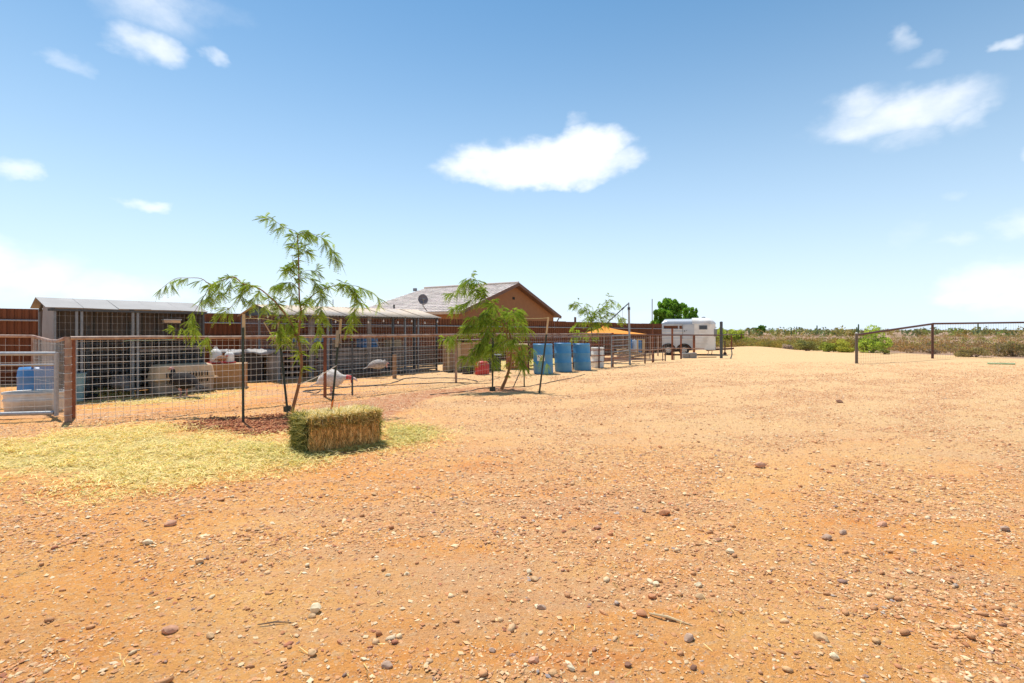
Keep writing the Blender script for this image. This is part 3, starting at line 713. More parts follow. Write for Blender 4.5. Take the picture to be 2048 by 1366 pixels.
def gate():
    L_, R_ = pt(-190, 187), pt(117, 175); t = thing('pipe_gate', 'galvanised pipe gate with square wire at the left edge, closed beside the wrapped post', 'gate', R_)
    zt, zb = 1.09, .08
    def r_(): return None
    d = (R_ - L_)
    for nm, z, r, u0 in (('top_bar', zt, .034, 0), ('bottom_bar', zb, .034, 0), ('mid_bar', .90, .017, 0)):
        mb = MB(); e = .02 if z != zb else .03
        mb.tube([up(L_, z), up(lerp(L_, R_, .5), z + .01), up(lerp(L_, R_, 1 - e), z)], r, 10); obj(nm, mb, galv, t, True)
    for u, r in ((0, .034), (.985, .034), (.5, .017)):
        p = lerp(L_, R_, u); mb = MB(); mb.tube([up(p, zb - (.05 if u > .9 else 0)), up(p, zt + .02)], r, 10); obj('upright', mb, galv, t, True)
    obj('wire_mesh', wires(lerp(L_, R_, .0), lerp(L_, R_, .985), zb, zt, .15, [.2, .32, .45, .58, .70, .82, .95], .0023), wire_m, t, kind='stuff')
    mb = MB(); p = lerp(L_, R_, 1.0)
    for i in range(7):
        q = up(p, .50) + Vector((.02 + .022 * i, .03 + .01 * i, -.01 * abs(3 - i) + .01 * (i % 2))); mb.tube([q + Vector((math.cos(s) * .016, (.5 * math.sin(s) if i % 2 else .1) * .016, math.sin(s) * .016)) for s in np.linspace(0, 6.28, 9)], .0045, 5)
    obj('chain', mb, galv, t)
    # inner fence behind the gate
    a, b, c, e = pt(-260, 150), pt(66, 153), pt(100, 160), pt(131, 176)
    t = thing('inner_fence', 'sagging pipe rail with wire just behind the gate at the left edge', 'fence', b)
    mb = MB(); mb.tube([up(a, 1.385), up(lerp(a, b, .6), 1.385), up(b, 1.375), up(c, 1.30), up(lerp(c, e, .5), 1.30), up(e, 1.355)], .03, 9); obj('top_rail', mb, rust_pale, t, True)
    obj('wire_mesh', wires(b, e, .02, 1.33, .06, [.15, .35, .55, .75, .95, 1.1, 1.25], .0022), wire_m, t, kind='stuff')
    obj('wire_mesh', wires(a, b, .02, 1.33, .30, [.5, 1.05, 1.2], .0022), wire_m, t, kind='stuff')
    for p in (b,):
        mb = MB(); mb.tube([up(p, -.1), up(p, 1.36)], .025, 8); obj('post', mb, rust_pale, t, True)
gate()

def tank():
    c = G(-8.72, 9.35); t = thing('stock_tank', 'oval galvanised stock tank with a rolled rim behind the gate', 'stock tank', c)
    prof_o = [(.40, 0), (.43, .03), (.44, .20), (.455, .215), (.455, .245), (.44, .26), (.445, .33), (.468, .34), (.475, .36), (.465, .38), (.45, .375), (.435, .34), (.43, .06), (.38, .05), (0, .05)]
    mb = MB(); mb.lathe(c, prof_o, 40, sx=1.02, sy=.66, rot=.2); obj('tank_shell', mb, galv_pale, t, True)
    mb = MB(); mb.lathe(c, [(0, .30), (.425, .30)], 32, sx=1.02, sy=.66, rot=.2); obj('water', mb, hole_m, t)
galv_pale = mat('dusty pale zinc', (.62, .60, .56), (.50, .48, .44), .5, .2, 5, .05, c3=(.46, .40, .33), s3=2)
tank()

def cut_barrel():
    c = G(-9.5, 10.25); t = thing('cut_barrel', 'bright blue plastic barrel with its side cut away behind the stock tank', 'barrel', c)
    mb = MB(); n = 30; ri = [(.29, 0), (.30, .05), (.30, .26), (.312, .28), (.30, .30), (.30, .55), (.312, .57), (.30, .59), (.295, .70), (.27, .76)]
    vs = []
    for r, z in ri:
        for j in range(n):
            a = -2.35 + 4.6 * j / (n - 1) + .6; vs.append(c + Vector((math.cos(a - 1.2) * r, math.sin(a - 1.2) * r, z)))
    mb.add(vs, [(i * n + j, i * n + j + 1, (i + 1) * n + j + 1, (i + 1) * n + j) for i in range(len(ri) - 1) for j in range(n - 1)])
    mb.add([c + Vector((math.cos(-2.95 + 4.6 * j / 29) * .27, math.sin(-2.95 + 4.6 * j / 29) * .27, .76)) for j in range(30)], [tuple(range(30))])
    o = obj('barrel_shell', mb, plastic_blue2, t, True)
    m = o.modifiers.new('thick', 'SOLIDIFY'); m.thickness = .012
    mb = MB(); mb.lathe(c, [(.302, .02), (.306, .03), (.306, .10), (.302, .11)], 24); obj('band', mb, mat('pale blue plastic', (.35, .52, .68), None, .5), t, True)
    c = pt(28, 163); mb = MB(); mb.lathe(c, [(.11, 0), (.14, .26), (.15, .265), (.14, .27), (.13, .255), (.105, .02), (0, .02)], 20)
    tag(obj('bucket', mb, mat('grey blue plastic', (.40, .46, .52), None, .5), None, True, loc=c), 'small grey blue bucket left of the stock tank', 'bucket')
    c = pt(154, 142); mb = MB(); mb.lathe(c, [(.11, 0), (.15, .56), (.16, .565), (.16, .59), (.145, .58), (.105, .03), (0, .03)], 22)
    tag(obj('tub', mb, mat('pale teal plastic', (.30, .45, .46), None, .5), None, True, loc=c), 'tall pale teal tub right behind the wrapped gate post', 'tub')
    c = pt(172, 139); mb = MB(); mb.lathe(c, [(.16, 0), (.21, .09), (.22, .10), (.20, .10), (.15, .025), (0, .025)], 22)
    tag(obj('feed_pan', mb, rubber, None, True, loc=c), 'low black rubber pan on the pen floor beside the teal tub', 'pan')
cut_barrel()

# ------------------------------------------------------------------ kennel shed on the left
KA = Vector((-9.43, 10.54, 0)); KD = Vector((1.73, 2.26, 0)); KL = KD.length; KU = KD.normalized(); KN = Vector((-KU.y, KU.x, 0))   # KN points away from the yard
def kp(s, w, z): p = KA + KU * s + KN * w; return Vector((p.x, p.y, z))
def shed_left():
    t = thing('animal_shed', 'left hand animal shed with smooth grey sheet roof and wire front, tan kennel inside', 'shed', KA)
    W = 1.25; RW = .85; he, hr = 1.955, 2.19
    # side wall sheet on the left end, leaning out at its foot
    mb = MB(); pts = [kp(0, -.03, he - .01), kp(0, RW, hr - .01), kp(-.0, RW + .12, 1.6), kp(-.0, RW + .12, .02), kp(-.0, -.03, .02)]
    q = [p - KU * .012 for p in pts]; n = len(pts); mb.add(pts + q, [tuple(range(n)), tuple(range(n, 2 * n))[::-1]] + [(i, (i + 1) % n, n + (i + 1) % n, n + i) for i in range(n)]); 
    # the wall is narrow at the front so the yard sees a strip only
    obj('end_wall', mb, sheet_grey, t)
    k = 5
    for i in range(k):      # roof sheets, each a bent slab
        s0, s1 = -.14 + (KL + .22) * i / k, -.14 + (KL + .22) * (i + 1) / k - .006; sg = .012 * math.sin(i * 2)
        mb = MB(); lo = -.06
        A = [kp(s0, lo, he), kp(s1, lo, he - sg), kp(s1, RW, hr), kp(s0, RW, hr), kp(s1, W + .1, he + .02), kp(s0, W + .1, he + .02)]
        B = [p + Vector((0, 0, .014)) for p in A]
        mb.add(A + B, [(3, 2, 1, 0), (6, 7, 8, 9), (5, 4, 2, 3), (9, 8, 10, 11), (0, 1, 7, 6), (4, 5, 11, 10), (1, 2, 8, 7), (2, 4, 10, 8), (3, 0, 6, 9), (5, 3, 9, 11)])
        obj('roof_sheet', mb, sheet_grey, t)
    mb = MB(); mb.beam(kp(-.1, -.02, he - .035), kp(KL + .05, -.02, he - .035), .05, .05); obj('eave_beam', mb, dark_steel, t)
    mb = MB(); mb.beam(kp(0, RW, hr - .04), kp(KL, RW, hr - .04), .05, .05); obj('ridge_beam', mb, dark_steel, t)
    for s in (0, KL * .48, KL):
        for a, b in (((s, 0, he - .03), (s, RW, hr - .04)), ((s, W, he - .03), (s, RW, hr - .04))):
            mb = MB(); mb.beam(kp(*a), kp(*b), .04, .05); obj('rafter', mb, dark_steel, t)
    S = lambda px: max(0, min(KL, next(s for s in np.linspace(-.2, KL + .3, 400) if (kp(s, 0, 0).x / kp(s, 0, 0).y * F + CX) >= px)))
    for px, m_ in ((109, galv_dull), (152, galv_dull), (163, galv_dull), (265, galv_dull), (275, galv_dull), (406, dark_steel)):
        s = S(px); mb = MB(); mb.beam(kp(s, 0, -.05), kp(s, 0, he - .03), .045, .045, up=KU); obj('post', mb, m_, t)
    for s in (0, KL * .5, KL):
        mb = MB(); mb.beam(kp(s, W, -.05), kp(s, W, he), .045, .045, up=KU); obj('post', mb, galv_dull, t)
    # back wall of upright sheets
    k = 9
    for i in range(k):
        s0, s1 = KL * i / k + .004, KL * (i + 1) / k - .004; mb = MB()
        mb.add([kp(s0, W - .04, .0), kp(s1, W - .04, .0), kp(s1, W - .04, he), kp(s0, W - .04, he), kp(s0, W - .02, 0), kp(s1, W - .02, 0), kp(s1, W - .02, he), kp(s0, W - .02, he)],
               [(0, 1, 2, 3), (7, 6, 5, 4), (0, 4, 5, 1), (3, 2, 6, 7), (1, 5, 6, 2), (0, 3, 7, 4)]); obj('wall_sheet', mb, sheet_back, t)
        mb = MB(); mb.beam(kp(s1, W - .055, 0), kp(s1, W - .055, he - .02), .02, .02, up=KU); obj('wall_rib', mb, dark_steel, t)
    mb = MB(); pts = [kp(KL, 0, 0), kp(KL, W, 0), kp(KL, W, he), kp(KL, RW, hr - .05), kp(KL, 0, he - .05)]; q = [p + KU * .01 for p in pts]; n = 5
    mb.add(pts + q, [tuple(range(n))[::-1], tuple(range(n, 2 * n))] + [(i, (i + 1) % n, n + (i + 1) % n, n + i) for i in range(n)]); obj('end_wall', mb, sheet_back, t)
    # upper wire and lower dark slats of stacked boards at the back
    obj('wire_mesh', wires(kp(0, .0, 0), kp(KL, .0, 0), .02, he - .05, .09, [.15 * i for i in range(1, 13)], .0016), wire_m, t, kind='stuff')
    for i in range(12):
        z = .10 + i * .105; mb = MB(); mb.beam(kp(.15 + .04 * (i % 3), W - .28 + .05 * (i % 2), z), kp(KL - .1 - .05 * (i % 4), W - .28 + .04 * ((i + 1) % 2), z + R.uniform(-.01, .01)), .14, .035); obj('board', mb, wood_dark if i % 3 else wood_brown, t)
    for s, z0, z1 in ((.75, .2, 1.6), (1.55, .2, 1.7)):
        mb = MB(); mb.beam(kp(s, W - .42, z0 - .2), kp(s, W - .40, z1), .07, .05, up=KU); obj('upright_board', mb, dark_steel, t)
    mb = MB(); mb.beam(kp(S(275) + .03, -.01, 1.02), kp(KL, -.01, 1.05), .035, .05); obj('shelf_rail', mb, wood_grey, t)
    # small white box hanging from the roof inside
    c = kp(S(340), -.08, 1.70)
    b = thing('nest_box', 'small pale box with a grey lid hanging high at the front of the left shed', 'box', c)
    mb = MB(); mb.frame(c, KU * .17, KN * .06, Vector((0, 0, .03))); obj('box_body', mb, plastic_tan, b)
    mb = MB(); mb.frame(c + Vector((0, 0, .045)), KU * .19, KN * .08, Vector((0, 0, .012))); obj('lid', mb, galv, b)
    # green garden hose draped along the front
    mb = MB(); mb.tube([kp(S(245), -.06, 1.25), kp(S(262), -.07, 1.27), kp(S(300), -.06, 1.255), kp(S(340), -.06, 1.27), kp(S(352), -.06, 1.29)], .012, 6)
    tag(obj('garden_hose', mb, mat('pale green hose', (.25, .42, .28), None, .5), None, True, loc=kp(S(300), 0, 1.25)), 'pale green hose slung along the front of the left shed', 'hose')
    mb = MB()
    c = kp(S(230), .55, 0)
    # hay heap under the grey bird
    n = 900; ang = RNG.random(n) * 6.28; rr = RNG.random(n) ** .6 * .55
    P0 = np.stack([c.x + np.cos(ang) * rr * 1.2, c.y + np.sin(ang) * rr, .02 + .20 * (1 - rr / .55) * RNG.random(n)], 1)
    o = blades('hay_heap', None, n, hay_m, [(1, .95, .7), (.7, .68, .4)], .12, .007, P0=P0); tag(o, 'low heap of hay on the floor of the left shed', 'hay')
shed_left()

def kennel():
    c = pt(345, 129.5); c = c + Vector((-.05, .42, 0)); u = KU; n = KN
    t = thing('pet_kennel', 'large dusty tan plastic pet kennel with slotted side vents inside the left shed', 'kennel', c)
    W, Hh = .60, .33
    def q(a, b, z): p = c + u * a + n * b; return Vector((p.x, p.y, z + .01))
    # body: tapered tub below, domed shell above
    def shell(rows, nm, m_):
        mb = MB(); k = 20; vs = []
        for z, hw, hd in rows:
            for j in range(k):
                a = 2 * math.pi * (j + .5) / k; ca, sa = math.cos(a), math.sin(a); e = .28
                vs.append(q(math.copysign(abs(ca) ** e, ca) * hw, math.copysign(abs(sa) ** e, sa) * hd, z))
        fs = [(i * k + j, i * k + (j + 1) % k, (i + 1) * k + (j + 1) % k, (i + 1) * k + j) for i in range(len(rows) - 1) for j in range(k)]
        fs += [tuple(range(k))[::-1], tuple((len(rows) - 1) * k + j for j in range(k))]; mb.add(vs, fs); return obj(nm, mb, m_, t, True)
    shell([(0, .60, .28), (.02, .62, .30), (.30, .64, .31), (.32, .66, .33), (.345, .66, .33)], 'lower_shell', plastic_grey)
    shell([(.345, .66, .33), (.37, .65, .32), (.62, .61, .30), (.66, .58, .28), (.685, .50, .22)], 'upper_shell', plastic_tan)
    for row, (z0, z1) in enumerate(((.39, .50), (.25, .325))):
        for i in range(15):
            a = -.43 + i * .062; w0 = .345 if row == 1 else .345 - (z0 - .37) * .08
            mb = MB(); y = -(.315 if row else .322); mb.frame(q(a, y, (z0 + z1) / 2), u * .011, n * .012, Vector((0, 0, (z1 - z0) / 2))); obj('vent_slot', mb, hole_m, t)
    mb = MB(); mb.frame(q(0, -.0, .345), u * .675, n * .345, Vector((0, 0, .012))); obj('seam_rim', mb, plastic_tan, t)
kennel()

# ------------------------------------------------------------------ birds
def bird(name, label, c, yaw, s, body_m, head_m, kind='turkey', legs=True, head_low=False, tail_m=None, neck=.36):
    "continuous body built along a spine: x forward, z up"
    cy, sy = math.cos(yaw), math.sin(yaw)
    def w(x, y, z): return Vector((c.x + (x * cy - y * sy) * s, c.y + (x * sy + y * cy) * s, c.z + z * s))
    t = thing(name, label, kind if kind != 'turkey' else 'turkey', c)
    hz, hx = (.33, .50) if head_low else (.30 + neck, .28)
    bz = .34
    sp = [(-.40, 0, bz - .10, .02, 1), (-.32, 0, bz - .04, .08, 1.2), (-.18, 0, bz + .0, .155, 1.05), (0, 0, bz + .01, .19, .95), (.14, 0, bz + .03, .165, .95), (.23, 0, bz + .07, .105, .9)]
    if head_low: sp = [(-.36, 0, bz - .07, .02, 1.2), (-.27, 0, bz - .01, .11, 1.2), (-.15, 0, bz + .03, .20, 1.0), (0, 0, bz + .05, .235, .9), (.13, 0, bz + .04, .20, .95), (.22, 0, bz + .05, .13, .95)]
    if head_low: sp += [(.28, 0, bz + .07, .07, .9), (.38, 0, bz + .08, .042, 1), (.44, 0, bz + .05, .036, 1)]
    else: sp += [(.27, 0, bz + .15, .058, .9), (.27, 0, bz + .12 + neck * .5, .036, 1), (.275, 0, bz + neck * .85, .03, 1)]
    mb = MB(); mb.tube([w(*p[:3]) for p in sp], [p[3] * s for p in sp], 14, squash=[p[4] for p in sp])
    o = obj('body', mb, body_m, t, True)
    e = sp[-1]; hx, hz = e[0], e[2]
    mb = MB()
    if head_low: hp = [(hx - .10, 0, hz + .03, .056), (hx - .04, 0, hz + .02, .058), (hx + .01, 0, hz + .01, .05), (hx + .04, 0, hz, .036), (hx + .07, 0, hz - .01, .03)]
    else: hp = [(hx, 0, hz - .05, .034), (hx + .002, 0, hz + .01, .036), (hx + .02, 0, hz + .05, .036), (hx + .06, 0, hz + .05, .026), (hx + .10, 0, hz + .03, .013), (hx + .125, 0, hz + .012, .004)]
    mb.tube([w(*p[:3]) for p in hp], [p[3] * s for p in hp], 10); hd = obj('head', mb, head_m, t, True)
    if head_low:
        mb = MB(); mb.tube([w(hx + .05, 0, hz), w(hx + .09, 0, hz - .015), w(hx + .14, 0, hz - .05), w(hx + .18, 0, hz - .085)], [.03 * s, .036 * s, .026 * s, .006 * s], 8); obj('face', mb, skin_pale, hd, True)
    for sd_ in (-1, 1):
        mb = MB(); e_ = hp[2]; mb.lathe(w(e_[0], sd_ * .03, e_[2] + .008), [(0, -.006 * s), (.007 * s, 0), (0, .006 * s)], 6); obj('eye', mb, ink, hd)
    if kind == 'turkey':
        mb = MB(); mb.tube([w(hx + .02, 0, hz - .01), w(hx + .03, 0, hz - .07), w(hx + .02, 0, hz - .12)], [.02 * s, .028 * s, .01 * s], 8); obj('wattle', mb, wattle if head_m is not skin_pink else skin_pink, hd, True)
    # tail fan of overlapping feathers
    for i in range(9):
        a = (i - 4) * .13; mb = MB(); r0, r1 = .10, .26
        p0 = w(-.30, 0, bz - .02); dx = -math.cos(a) * 1; dy = math.sin(a)
        A = w(-.30 + dx * r1 * .9, dy * r1, bz - .14 + .01 * (i % 2)); side = Vector((-(-dy) * 0, 0, 0)); sd2 = (w(0, 1, 0) - w(0, 0, 0)).normalized() * .028 * s
        mb.add([p0 + sd2 * .5, p0 - sd2 * .5, A - sd2, A + sd2, p0 + sd2 * .5 - Vector((0, 0, .008)), p0 - sd2 * .5 - Vector((0, 0, .008)), A - sd2 - Vector((0, 0, .008)), A + sd2 - Vector((0, 0, .008))], [(0, 1, 2, 3), (7, 6, 5, 4), (0, 3, 7, 4), (1, 5, 6, 2), (3, 2, 6, 7), (0, 4, 5, 1)]); obj('tail_feather', mb, tail_m or body_m, t)
    for sd_ in (-1, 1):       # folded wings
        sp = [(.15, sd_ * .13, bz + .06, .04), (.02, sd_ * .175, bz + .03, .10), (-.14, sd_ * .16, bz - .01, .09), (-.30, sd_ * .10, bz - .05, .045), (-.40, sd_ * .06, bz - .08, .01)]
        mb = MB(); mb.tube([w(*p[:3]) for p in sp], [p[3] * s for p in sp], 8, squash=[.35] * 5); obj('wing', mb, tail_m or body_m, t, True)
    if legs:
        for sd_ in (-1, 1):
            mb = MB(); mb.tube([w(-.02, sd_ * .07, bz - .08), w(.0, sd_ * .07, bz - .18), w(-.03, sd_ * .07, .15), w(-.01, sd_ * .07, .015)], [.05 * s, .034 * s, .014 * s, .012 * s], 8)
            for a in (-.5, 0, .5, math.pi): mb.tube([w(-.01, sd_ * .07, .015), w(-.01 + math.cos(a) * .07, sd_ * .07 + math.sin(a) * .07, .008)], [.01 * s, .004 * s], 5)
            obj('leg', mb, skin_pink, t, True)
    return t
bird('turkey', 'white turkey with a red head stretched low, facing right beside the rusty fence post', pt(664, 127), math.radians(10), .95, feather_white, wattle, head_low=True)
bird('turkey', 'black turkey with an upright pink head standing in front of the tan kennel', pt(366, 134), math.radians(165), 1.05, feather_dark, skin_pink, neck=.26, tail_m=feather_dark)
bird('turkey', 'mottled grey brown turkey resting on hay inside the left shed', kp(1.25, .45, -.06), math.radians(150), 1.0, feather_grey, skin_pink, legs=False, neck=.0, tail_m=feather_grey)
bird('turkey', 'pale grey bird resting on the dark scrap heap left of the short brown post', pt(757, 95) + Vector((0, 0, .12)), math.radians(20), .85, feather_grey2 if 'feather_grey2' in globals() else mat('pale grey feathers', (.50, .45, .40), (.26, .22, .19), .9, 0, 16, 1.0), skin_pink, legs=False, neck=.0)

# ------------------------------------------------------------------ plywood box with drinkers between the sheds
def drinkers():
    u, n = KU, KN; c0 = pt(412, 120) + Vector((.05, .1, 0)); W, D, Hh = .78, .55, .62
    u = Vector((.93, .37, 0)).normalized(); n = Vector((-u.y, u.x, 0)); c = c0 + u * W / 2 + n * D / 2
    t = thing('plywood_box', 'open brown plywood box between the sheds carrying two white drinkers', 'box', c)
    def q(a, b, z): p = c + u * a + n * b; return Vector((p.x, p.y, z))
    for nm, (ce, ax, ay, az) in {'front_panel': (q(0, -D / 2, Hh / 2), u * W / 2, n * .009, Vector((0, 0, Hh / 2))), 'back_panel': (q(0, D / 2, Hh / 2), u * W / 2, n * .009, Vector((0, 0, Hh / 2))),
        'side_panel': (q(-W / 2 + .01, 0, Hh / 2), u * .009, n * (D / 2 - .01), Vector((0, 0, Hh / 2))), 'end_panel': (q(W / 2 - .01, 0, Hh / 2), u * .009, n * (D / 2 - .01), Vector((0, 0, Hh / 2))), 'top_panel': (q(0, 0, Hh + .01), u * (W / 2 + .01), n * (D / 2 + .01), Vector((0, 0, .009)))}.items():
        mb = MB(); mb.frame(ce, ax, ay, az); obj(nm, mb, ply, t)
    for a, s, lab in ((-.31, 1.25, 'taller white poultry drinker with red base on the left end of the plywood box'), (.0, 1.0, 'shorter white jug drinker with red base and handle on the plywood box')):
        p = q(a, -.02, Hh + .02); d = thing('poultry_drinker', lab, 'drinker', p)
        mb = MB(); mb.lathe(p, [(.12 * s, 0), (.15 * s, .005), (.155 * s, .035), (.14 * s, .035), (.13 * s, .015), (.0, .015)], 20); obj('tray', mb, plastic_red, d, True)
        mb = MB(); mb.lathe(p, [(.10 * s, .015), (.11 * s, .05), (.11 * s, .20 * s), (.10 * s, .24 * s), (.06 * s, .29 * s), (.04 * s, .30 * s), (.04 * s, .32 * s), (0, .325 * s)], 20); obj('jar', mb, plastic_white, d, True)
        mb = MB(); mb.tube([p + Vector((math.cos(k) * .045, 0, .31 * s + math.sin(k) * .05)) for k in np.linspace(0, 3.14, 9)], .006, 5); obj('handle', mb, plastic_white if a < -.1 else rubber, d)
    bird('hen', 'small rust brown hen perched on the plywood box between the two drinkers', q(-.15, -.2, Hh + .02), math.radians(40), .40, feather_rust, wattle, kind='chicken', neck=.14)
    # dark bin with pale cover behind
    c = pt(484, 104) + Vector((0, .3, 0)); t = thing('covered_bin', 'dark storage bin under a crumpled pale cover between the sheds', 'bin', c)
    mb = MB(); mb.frame(c + Vector((0, 0, .42)), u * .42, n * .3, Vector((0, 0, .42))); obj('bin_body', mb, rubber, t)
    mb = MB(); k = 9; vs = [c + u * (-.75 + 1.5 * i / 8) + n * (-.36 + .72 * j / 8) + Vector((0, 0, .90 + .05 * math.sin(i * 1.7 + j) + (-.09 if j in (0, 8) else 0))) for j in range(k) for i in range(k)]
    mb.add(vs, [(j * k + i, j * k + i + 1, (j + 1) * k + i + 1, (j + 1) * k + i) for j in range(k - 1) for i in range(k - 1)]); o = obj('cover', mb, sheet_grey, t, True); o.modifiers.new('thick', 'SOLIDIFY').thickness = .012
drinkers()

# ------------------------------------------------------------------ long shed
LA = Vector((-6.84, 15.0, 0)); LB = Vector((-2.85, 19.3, 0)); LD = LB - LA; LL = LD.length; LU = LD.normalized(); LN = Vector((-LU.y, LU.x, 0))
def lp(s, w, z): p = LA + LU * s + LN * w; return Vector((p.x, p.y, z))
def LS(px): return next((s for s in np.linspace(-.5, LL + 1, 800) if lp(s, 0, 0).x / lp(s, 0, 0).y * F + CX >= px), LL)
def shed_long():
    W = 2.85; he, hr = 1.96, 2.30
    t = thing('long_shed', 'long open shed with tan corrugated gable roof and wire front, string lights at its gable', 'shed', LA)
    k = 8
    for side in (0, 1):
        for i in range(k):
            s0, s1 = -.12 + (LL + .24) * i / k, -.12 + (LL + .24) * (i + 1) / k + .03; nn = 24; mb = MB(); A = []; B = []
            for j in range(nn + 1):
                s = lerp(s0, s1, j / nn); dz = .013 * math.cos(j / nn * 2 * math.pi * 7) + .004 * (i % 2)
                A.append(lp(s, -.12 if side == 0 else W + .12, he - .01 + dz)); B.append(lp(s, W / 2, hr + dz))
            mb.add(A + B, [(j, j + 1, nn + 2 + j, nn + 1 + j) for j in range(nn)]); o = obj('roof_sheet', mb, sheet_tan, t, True)
            o.modifiers.new('thick', 'SOLIDIFY').thickness = .004
    for s in (0, LL * .33, LL * .66, LL):
        for w0 in (0, W):
            mb = MB(); mb.beam(lp(s, w0 if w0 else -.1, he - .04), lp(s, W / 2, hr - .04), .045, .06); obj('rafter', mb, dark_steel, t)
    for s in (0.0,):     # dark gable end panel
        mb = MB(); P_ = [lp(s, .1, he + .0), lp(s, W - .1, he + .0), lp(s, W / 2, hr - .05)]; q = [p + LU * .02 for p in P_]
        mb.add(P_ + q, [(0, 1, 2), (5, 4, 3), (0, 3, 4, 1), (1, 4, 5, 2), (2, 5, 3, 0)]); obj('gable_panel', mb, dark_steel, t)
    for w_, h in ((0, he), (W / 2, hr - .05), (W, he)):
        for s in (0, LL):
            if w_ == 0 and s == 0: continue
            mb = MB(); mb.beam(lp(s, w_, -.05), lp(s, w_, h), .05, .05, up=LU); obj('post', mb, galv_dull if s == 0 else dark_steel, t)
    for px, m_, w in ((557, galv_dull, .05), (655, galv_dull, .05), (662, dark_steel, .04), (738, wood_grey, .14), (786, dark_steel, .07), (810, galv_dull, .05), (829, dark_steel, .07), (836, galv_dull, .05), (873, galv_dull, .05)):
        s = LS(px); mb = MB(); mb.beam(lp(s, 0, -.05), lp(s, 0, he - .03), w, .045, up=LN); obj('post', mb, m_, t)
    mb = MB(); mb.beam(lp(-.05, 0, he - .03), lp(LL, 0, he - .03), .04, .06); obj('eave_beam', mb, dark_steel, t)
    s0 = LS(627); mb = MB(); mb.beam(lp(s0, .15, 0), lp(s0, .15, 1.9), .16, .05, up=LN); obj('upright_board', mb, wood_grey, t)
    for z, a, b in ((1.62, 0, LL), (1.28, .3, LL)):
        mb = MB(); mb.tube([lp(a, .02, z), lp((a + b) / 2, .02, z - .01), lp(b, .02, z)], .014, 6); obj('rail', mb, galv_dull, t)
    obj('wire_mesh', wires(lp(0, 0, 0), lp(LL, 0, 0), .9, he - .06, .10, [1.0, 1.12, 1.25, 1.38, 1.5, 1.62, 1.75], .0018), wire_m, t, kind='stuff')
    obj('wire_mesh', wires(lp(0, 0, 0), lp(0, W, 0), .9, he - .06, .10, [1.0, 1.15, 1.3, 1.45, 1.62, 1.78], .0018), wire_m, t, kind='stuff')
    # weathered boards laid one above the other as the low front wall
    s1, s2 = LS(636), LS(874)
    for i in range(10):
        z = .06 + i * .088; ex = .03 * math.sin(i * 2.2)
        for j in range(2):
            a, b = lerp(s1, s2, j / 2) + .01 + (ex if j == 0 else 0), lerp(s1, s2, (j + 1) / 2) - .01 + (ex if j else 0)
            mb = MB(); mb.beam(lp(a, .08 + .03 * math.sin(i * 3 + j), z), lp(b, .08 + .03 * math.cos(i * 2 + j), z + .006 * math.sin(i * 5)), .05, .062); obj('board', mb, wood_grey, t)
    # shade board wall between left stack and middle, deeper inside
    for i in range(7):
        z = .1 + i * .15; mb = MB(); mb.beam(lp(.35, 1.5, z), lp(LL - .3, 1.6, z + .01), .05, .11); obj('inner_board', mb, wood_grey if i % 2 else wood_brown, t)
    mb = MB(); mb.frame(lp(1.6, 1.0, 1.18), LU * .6, LN * .3, Vector((0, 0, .07))); tag(obj('tarp', mb, plastic_blue2, None, True, loc=lp(1.6, 1.0, 1.1)), 'folded blue tarp lying on boards in the shade of the long shed', 'tarp')
    # leaning poles
    for a, b, m_ in ((lp(-.35, -.3, 1.62), lp(.15, -.55, .9), wood_pale), (lp(LS(742), -.1, 1.4), lp(LS(772), -.35, .95), wood_pale)):
        pass
    mb = MB(); a, b = P(528, 645, 14.6), P(556, 692, 14.9); mb.beam(a, b, .03, .02); obj('brace', mb, wood_pale, t)
    mb = MB(); a, b = P(742, 664, 17.0), P(766, 706, 17.1); mb.beam(a, b, .035, .03); obj('brace', mb, wood_grey, t)
    # string lights
    sl = thing('string_lights', 'string of pale bulbs looped along the eave and gable of the long shed', 'lights', lp(0, 0, he))
    pts = [lp(0, W * .75, he + .02), lp(-.02, W * .5, he - .06), lp(-.02, W * .25, he - .01), lp(0, -.02, he - .12)] + [lp(LL * i / 10, -.06, he - .10 - (.05 if i % 2 else 0)) for i in range(1, 11)]
    mb = MB(); mb.tube(pts, .005, 5); obj('cable', mb, rubber, sl)
    for p in pts[::1]:
        mb = MB(); mb.lathe(p - Vector((0, 0, .05)), [(0, -.045), (.026, -.02), (.028, .0), (.014, .035), (.014, .05), (0, .052)], 10); obj('bulb', mb, plastic_white, sl, True)
shed_long()
